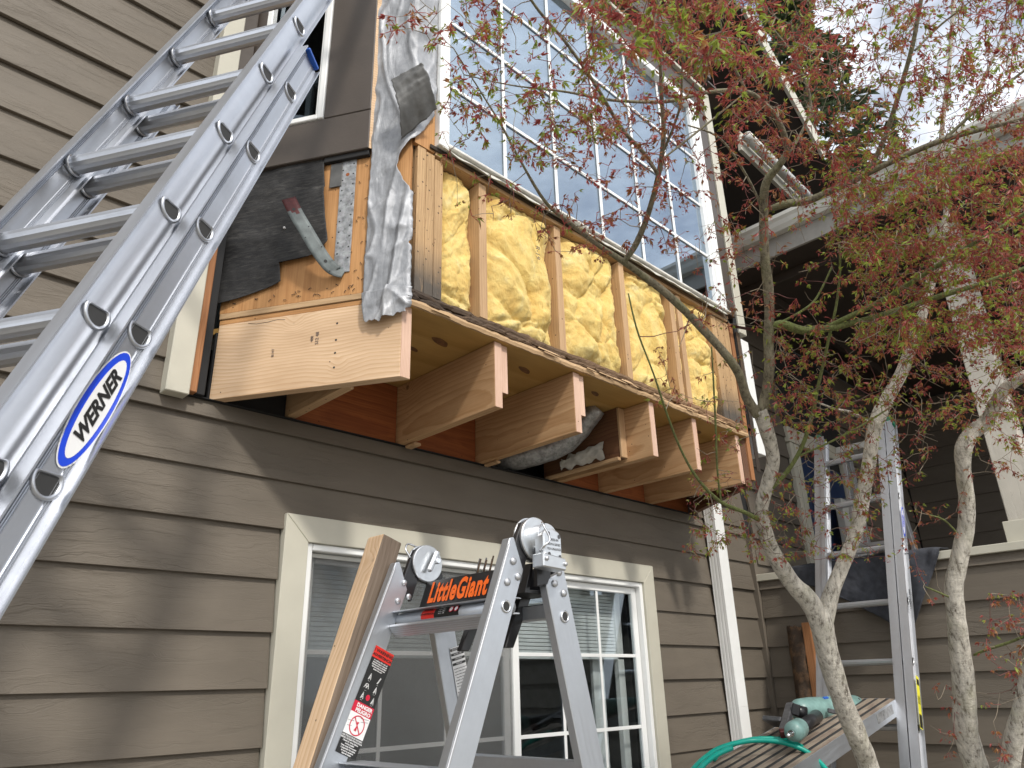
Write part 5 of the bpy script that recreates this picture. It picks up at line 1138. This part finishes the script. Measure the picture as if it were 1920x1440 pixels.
    if FV:
        fo = mesh('foliage', FV, FF, [M['leaf_g'], M['leaf_r'], M['leaf_o']], t, Matrix.Translation(o0), mi=FM); fo['kind'] = 'stuff'
    return t
bd, bp_, bgn = M['bark_dark'], M['bark'], M['bark_green']
baseA = Vector((3.02, 1.16, GZ))
limbsA = [
 ('trunk', bp_, [(baseA, .075), (Vector((3.0, 1.18, -1.0)), .058), (1640, 1475, 2.63, 56), (1610, 1390, 2.62, 56), (1578, 1310, 2.6, 58), (1552, 1225, 2.6, 58), (1541, 1172, 2.6, 60), (1541, 1150, 2.6, 46), (1541, 1138, 2.6, 20)]),
 ('limb', bp_, [(1541, 1185, 2.6, 50), (1520, 1130, 2.59, 54), (1482, 1090, 2.58, 46), (1452, 1040, 2.55, 42), (1432, 990, 2.52, 40), (1428, 950, 2.5, 34), (1440, 905, 2.48, 36), (1449, 860, 2.46, 36), (1438, 810, 2.44, 38), (1424, 768, 2.42, 40)]),
 ('limb', bd, [(1426, 775, 2.42, 30), (1437, 735, 2.42, 28), (1442, 690, 2.4, 28), (1441, 640, 2.4, 27), (1442, 560, 2.38, 27), (1434, 480, 2.36, 25), (1432, 410, 2.34, 25), (1436, 345, 2.3, 23), (1462, 308, 2.27, 20), (1476, 278, 2.25, 18), (1458, 225, 2.2, 15), (1430, 192, 2.15, 13), (1398, 172, 2.1, 12), (1330, 172, 2.05, 11), (1250, 190, 2.0, 10), (1150, 188, 1.92, 8), (1060, 172, 1.85, 6), (960, 160, 1.78, 4), (870, 140, 1.75, 3)]),
 ('limb', bd, [(1420, 778, 2.42, 28), (1400, 745, 2.4, 26), (1380, 690, 2.36, 24), (1320, 620, 2.3, 23), (1260, 560, 2.22, 22), (1210, 520, 2.17, 20), (1165, 488, 2.12, 17), (1120, 458, 2.07, 13), (1060, 412, 2.0, 11), (1020, 375, 1.96, 9), (975, 300, 1.9, 7), (940, 235, 1.86, 6), (900, 170, 1.82, 4), (850, 90, 1.78, 3)]),
 ('branch', bd, [(1168, 492, 2.12, 14), (1190, 462, 2.1, 17), (1212, 410, 2.07, 16), (1232, 340, 2.02, 15), (1244, 260, 1.96, 14), (1240, 170, 1.9, 11), (1236, 70, 1.82, 8), (1230, -40, 1.75, 6)]),
 ('branch', bd, [(1236, 330, 2.02, 11), (1205, 285, 1.98, 12), (1165, 240, 1.93, 11), (1120, 165, 1.86, 10), (1065, 85, 1.78, 9), (1010, 20, 1.72, 8), (970, -40, 1.65, 6)]),
 ('branch', bd, [(1246, 280, 1.98, 8), (1275, 200, 1.92, 7), (1280, 120, 1.86, 6), (1300, 20, 1.8, 5)]),
 ('branch', bd, [(1240, 300, 1.98, 6), (1310, 245, 2.02, 6), (1390, 180, 2.05, 4)]),
 ('branch', bd, [(1436, 395, 2.34, 14), (1470, 383, 2.32, 22), (1515, 376, 2.3, 22), (1570, 352, 2.26, 20), (1628, 324, 2.22, 18), (1700, 290, 2.17, 16), (1770, 262, 2.12, 15), (1850, 240, 2.06, 13), (1935, 218, 2.0, 10)]),
 ('branch', bd, [(1622, 328, 2.22, 12), (1640, 300, 2.2, 14), (1665, 240, 2.15, 14), (1690, 160, 2.1, 13), (1712, 80, 2.05, 12), (1732, -30, 2.0, 10)]),
 ('branch', bd, [(1765, 266, 2.12, 10), (1810, 225, 2.1, 9), (1860, 180, 2.07, 8), (1930, 125, 2.03, 7)]),
 ('branch', bd, [(1715, 95, 2.06, 6), (1760, 50, 2.05, 6), (1810, 10, 2.0, 4), (1850, -30, 2, 4)]),
 ('branch', bgn, [(1440, 615, 2.4, 18), (1465, 608, 2.38, 24), (1510, 620, 2.36, 23), (1560, 614, 2.33, 20), (1620, 600, 2.3, 17), (1690, 580, 2.26, 16), (1760, 556, 2.22, 15), (1840, 532, 2.18, 13), (1930, 500, 2.14, 11)]),
 ('branch', bgn, [(1545, 615, 2.34, 12), (1600, 590, 2.3, 15), (1660, 560, 2.26, 14), (1720, 522, 2.2, 14), (1790, 478, 2.14, 13), (1850, 442, 2.1, 11), (1930, 395, 2.04, 9)]),
 ('branch', bgn, [(1464, 604, 2.38, 6), (1500, 585, 2.38, 7), (1530, 560, 2.4, 6), (1560, 500, 2.42, 5)]),
 ('branch', bgn, [(1448, 915, 2.47, 10), (1475, 885, 2.46, 13), (1500, 845, 2.45, 12), (1520, 790, 2.44, 11), (1535, 720, 2.43, 9), (1553, 640, 2.42, 8), (1570, 560, 2.42, 7), (1575, 480, 2.4, 6), (1565, 400, 2.38, 4)]),
 ('branch', bgn, [(1490, 858, 2.45, 5), (1550, 832, 2.46, 6), (1620, 795, 2.48, 5), (1690, 750, 2.5, 4)]),
 ('branch', bgn, [(1452, 985, 2.52, 14), (1425, 975, 2.5, 13), (1395, 960, 2.46, 12), (1350, 940, 2.4, 11), (1310, 900, 2.34, 8), (1280, 850, 2.28, 7), (1252, 780, 2.2, 6), (1225, 700, 2.14, 5), (1195, 620, 2.1, 5), (1178, 550, 2.08, 4)]),
 ('branch', bgn, [(1352, 942, 2.4, 5), (1345, 880, 2.36, 6), (1342, 800, 2.33, 6), (1338, 720, 2.3, 5), (1334, 650, 2.28, 4)]),
 ('branch', bd, [(1480, 290, 2.26, 8), (1520, 200, 2.26, 8), (1490, 110, 2.24, 7), (1440, 40, 2.2, 6), (1420, -30, 2.15, 5)]),
 ('branch', bd, [(1400, 172, 2.1, 8), (1370, 110, 2.05, 7), (1350, 40, 2, 6), (1345, -30, 1.95, 5)]),
 ('branch', bd, [(1438, 410, 2.34, 7), (1400, 330, 2.3, 7), (1350, 260, 2.24, 6), (1290, 235, 2.18, 4)]),
 ('limb', bp_, [(1543, 1175, 2.6, 48), (1560, 1110, 2.62, 42), (1580, 1060, 2.64, 36), (1606, 995, 2.66, 37), (1618, 930, 2.68, 36), (1632, 850, 2.7, 36), (1640, 800, 2.72, 38), (1665, 745, 2.74, 36), (1690, 700, 2.76, 33), (1712, 640, 2.78, 31), (1735, 570, 2.8, 27), (1752, 500, 2.82, 24), (1775, 400, 2.84, 16), (1765, 270, 2.86, 13), (1780, 120, 2.88, 11), (1790, -30, 2.9, 9)]),
 ('branch', bp_, [(1640, 800, 2.72, 10), (1600, 775, 2.72, 9), (1560, 765, 2.7, 6), (1500, 740, 2.66, 4)]),
 ('branch', bp_, [(1768, 330, 2.85, 8), (1820, 200, 2.84, 8), (1870, 90, 2.8, 7), (1910, -20, 2.78, 6)]),
]
attA = [(835, 1150, -10, 260, 1.5, 1.95, 95), (1100, 1420, -40, 120, 1.05, 1.7, 130), (1080, 1420, 60, 260, 1.6, 2.1, 90), (1400, 1930, -40, 150, 1.5, 2.9, 400, .75), (1400, 1930, 130, 300, 1.8, 2.8, 360, .8),
        (1290, 1600, 260, 620, 2.0, 2.6, 170, .8), (1560, 1930, 280, 480, 1.8, 2.75, 640), (1600, 1930, 440, 650, 1.9, 2.8, 600), (960, 1280, 200, 330, 1.75, 2.15, 60), (1000, 1290, 300, 480, 1.9, 2.2, 55),
        (1450, 1930, 600, 800, 2.1, 2.8, 360, .75), (1480, 1760, 780, 900, 2.3, 2.75, 110, .5), (1290, 1660, 880, 1050, 2.3, 2.65, 300, .42), (830, 960, 190, 420, 1.7, 1.95, 16), (725, 830, -10, 90, 1.6, 1.9, 7), (1230, 1420, 640, 860, 2.2, 2.42, 24), (1440, 1560, 640, 800, 2.3, 2.5, 80, .6)]
make_tree('maple_tree', 'budding maple with a forked pale trunk growing in front of the scaffold plank', baseA, limbsA, attA, 280, 3, .68, .25)
baseB = Vector((2.92, .74, GZ))
limbsB = [
 ('trunk', bp_, [(baseB, .07), (1868, 1560, 2.5, 60), (1832, 1445, 2.5, 48), (1812, 1370, 2.5, 44), (1808, 1300, 2.5, 46), (1800, 1220, 2.5, 40), (1792, 1150, 2.5, 36), (1789, 1100, 2.5, 36), (1800, 1040, 2.5, 34), (1812, 985, 2.5, 31), (1812, 930, 2.5, 29), (1806, 880, 2.5, 28), (1806, 840, 2.5, 33), (1822, 812, 2.5, 33), (1850, 790, 2.48, 28), (1866, 760, 2.46, 26), (1885, 730, 2.44, 24), (1920, 705, 2.4, 22), (1985, 670, 2.36, 18)]),
 ('stem', bp_, [(Vector((2.94, .72, -1.3)), .05), (1880, 1540, 2.46, 40), (1893, 1440, 2.42, 36), (1905, 1370, 2.4, 36), (1922, 1300, 2.38, 32), (1940, 1200, 2.36, 30), (1985, 1080, 2.34, 26)]),
 ('branch', bgn, [(1826, 1228, 2.5, 5), (1850, 1218, 2.46, 6), (1890, 1205, 2.42, 6), (1935, 1188, 2.38, 5)]),
 ('branch', bgn, [(1795, 1000, 2.5, 4), (1770, 975, 2.5, 4), (1740, 965, 2.5, 3)]),
 ('branch', bgn, [(1790, 1125, 2.5, 4), (1770, 1115, 2.48, 4), (1735, 1100, 2.46, 3)]),
]
attB = [(1840, 1930, 1110, 1440, 2.2, 2.5, 34), (1820, 1930, 640, 900, 2.2, 2.6, 60), (1700, 1800, 930, 1130, 2.4, 2.6, 14), (1740, 1800, 1280, 1420, 2.4, 2.55, 8)]
make_tree('maple_tree', 'maple with a single crooked pale trunk at the right edge of the photo', baseB, limbsB, attB, 30, 9, .9, .05)
# evergreen far behind
def evergreen(px, d, topy, wid, seed, label):
    b = ond(px, 700, d); b.z = GZ; top = ond(px, topy, d); H = top.z-GZ; rnd = random.Random(seed)
    t = thing('evergreen_tree', label, 'tree', b); tube('trunk', t, [b, b+Vector((0, 0, H))], [.28, .03], M['bark_dark'], 10)
    vs_, fs = [], []
    for _ in range(4200):
        h_ = rnd.random()**.8; z = H*(.18+.82*h_); R = wid*(1-h_)**.8+.15; lay = .65+.35*math.sin(z*3.1+rnd.uniform(-.5, .5)); a = rnd.uniform(0, 6.28); r_ = R*lay*rnd.uniform(.25, 1)**.5
        c = Vector((r_*math.cos(a), r_*math.sin(a), z-.25*r_)); out = Vector((math.cos(a), math.sin(a), -.35)).normalized(); sd = out.cross(Vector((0, 0, 1))).normalized()
        for k in range(5):
            dd_ = (out+sd*rnd.uniform(-.9, .9)+Vector((0, 0, rnd.uniform(-.6, .3)))).normalized()*rnd.uniform(.12, .30); s2 = dd_.cross(Vector((rnd.random(), rnd.random(), 1))).normalized()*rnd.uniform(.02, .045); b0 = len(vs_)
            vs_ += [tuple(c+s2), tuple(c+dd_*.6+s2*1.2), tuple(c+dd_), tuple(c-s2)]; fs.append((b0, b0+1, b0+2, b0+3))
    fo = mesh('crown', vs_, fs, M['needle'], t, Matrix.Translation(b)); fo['kind'] = 'stuff'
evergreen(1625, 14, -420, 3.4, 4, 'tall dark evergreen rising beyond the porch roof')
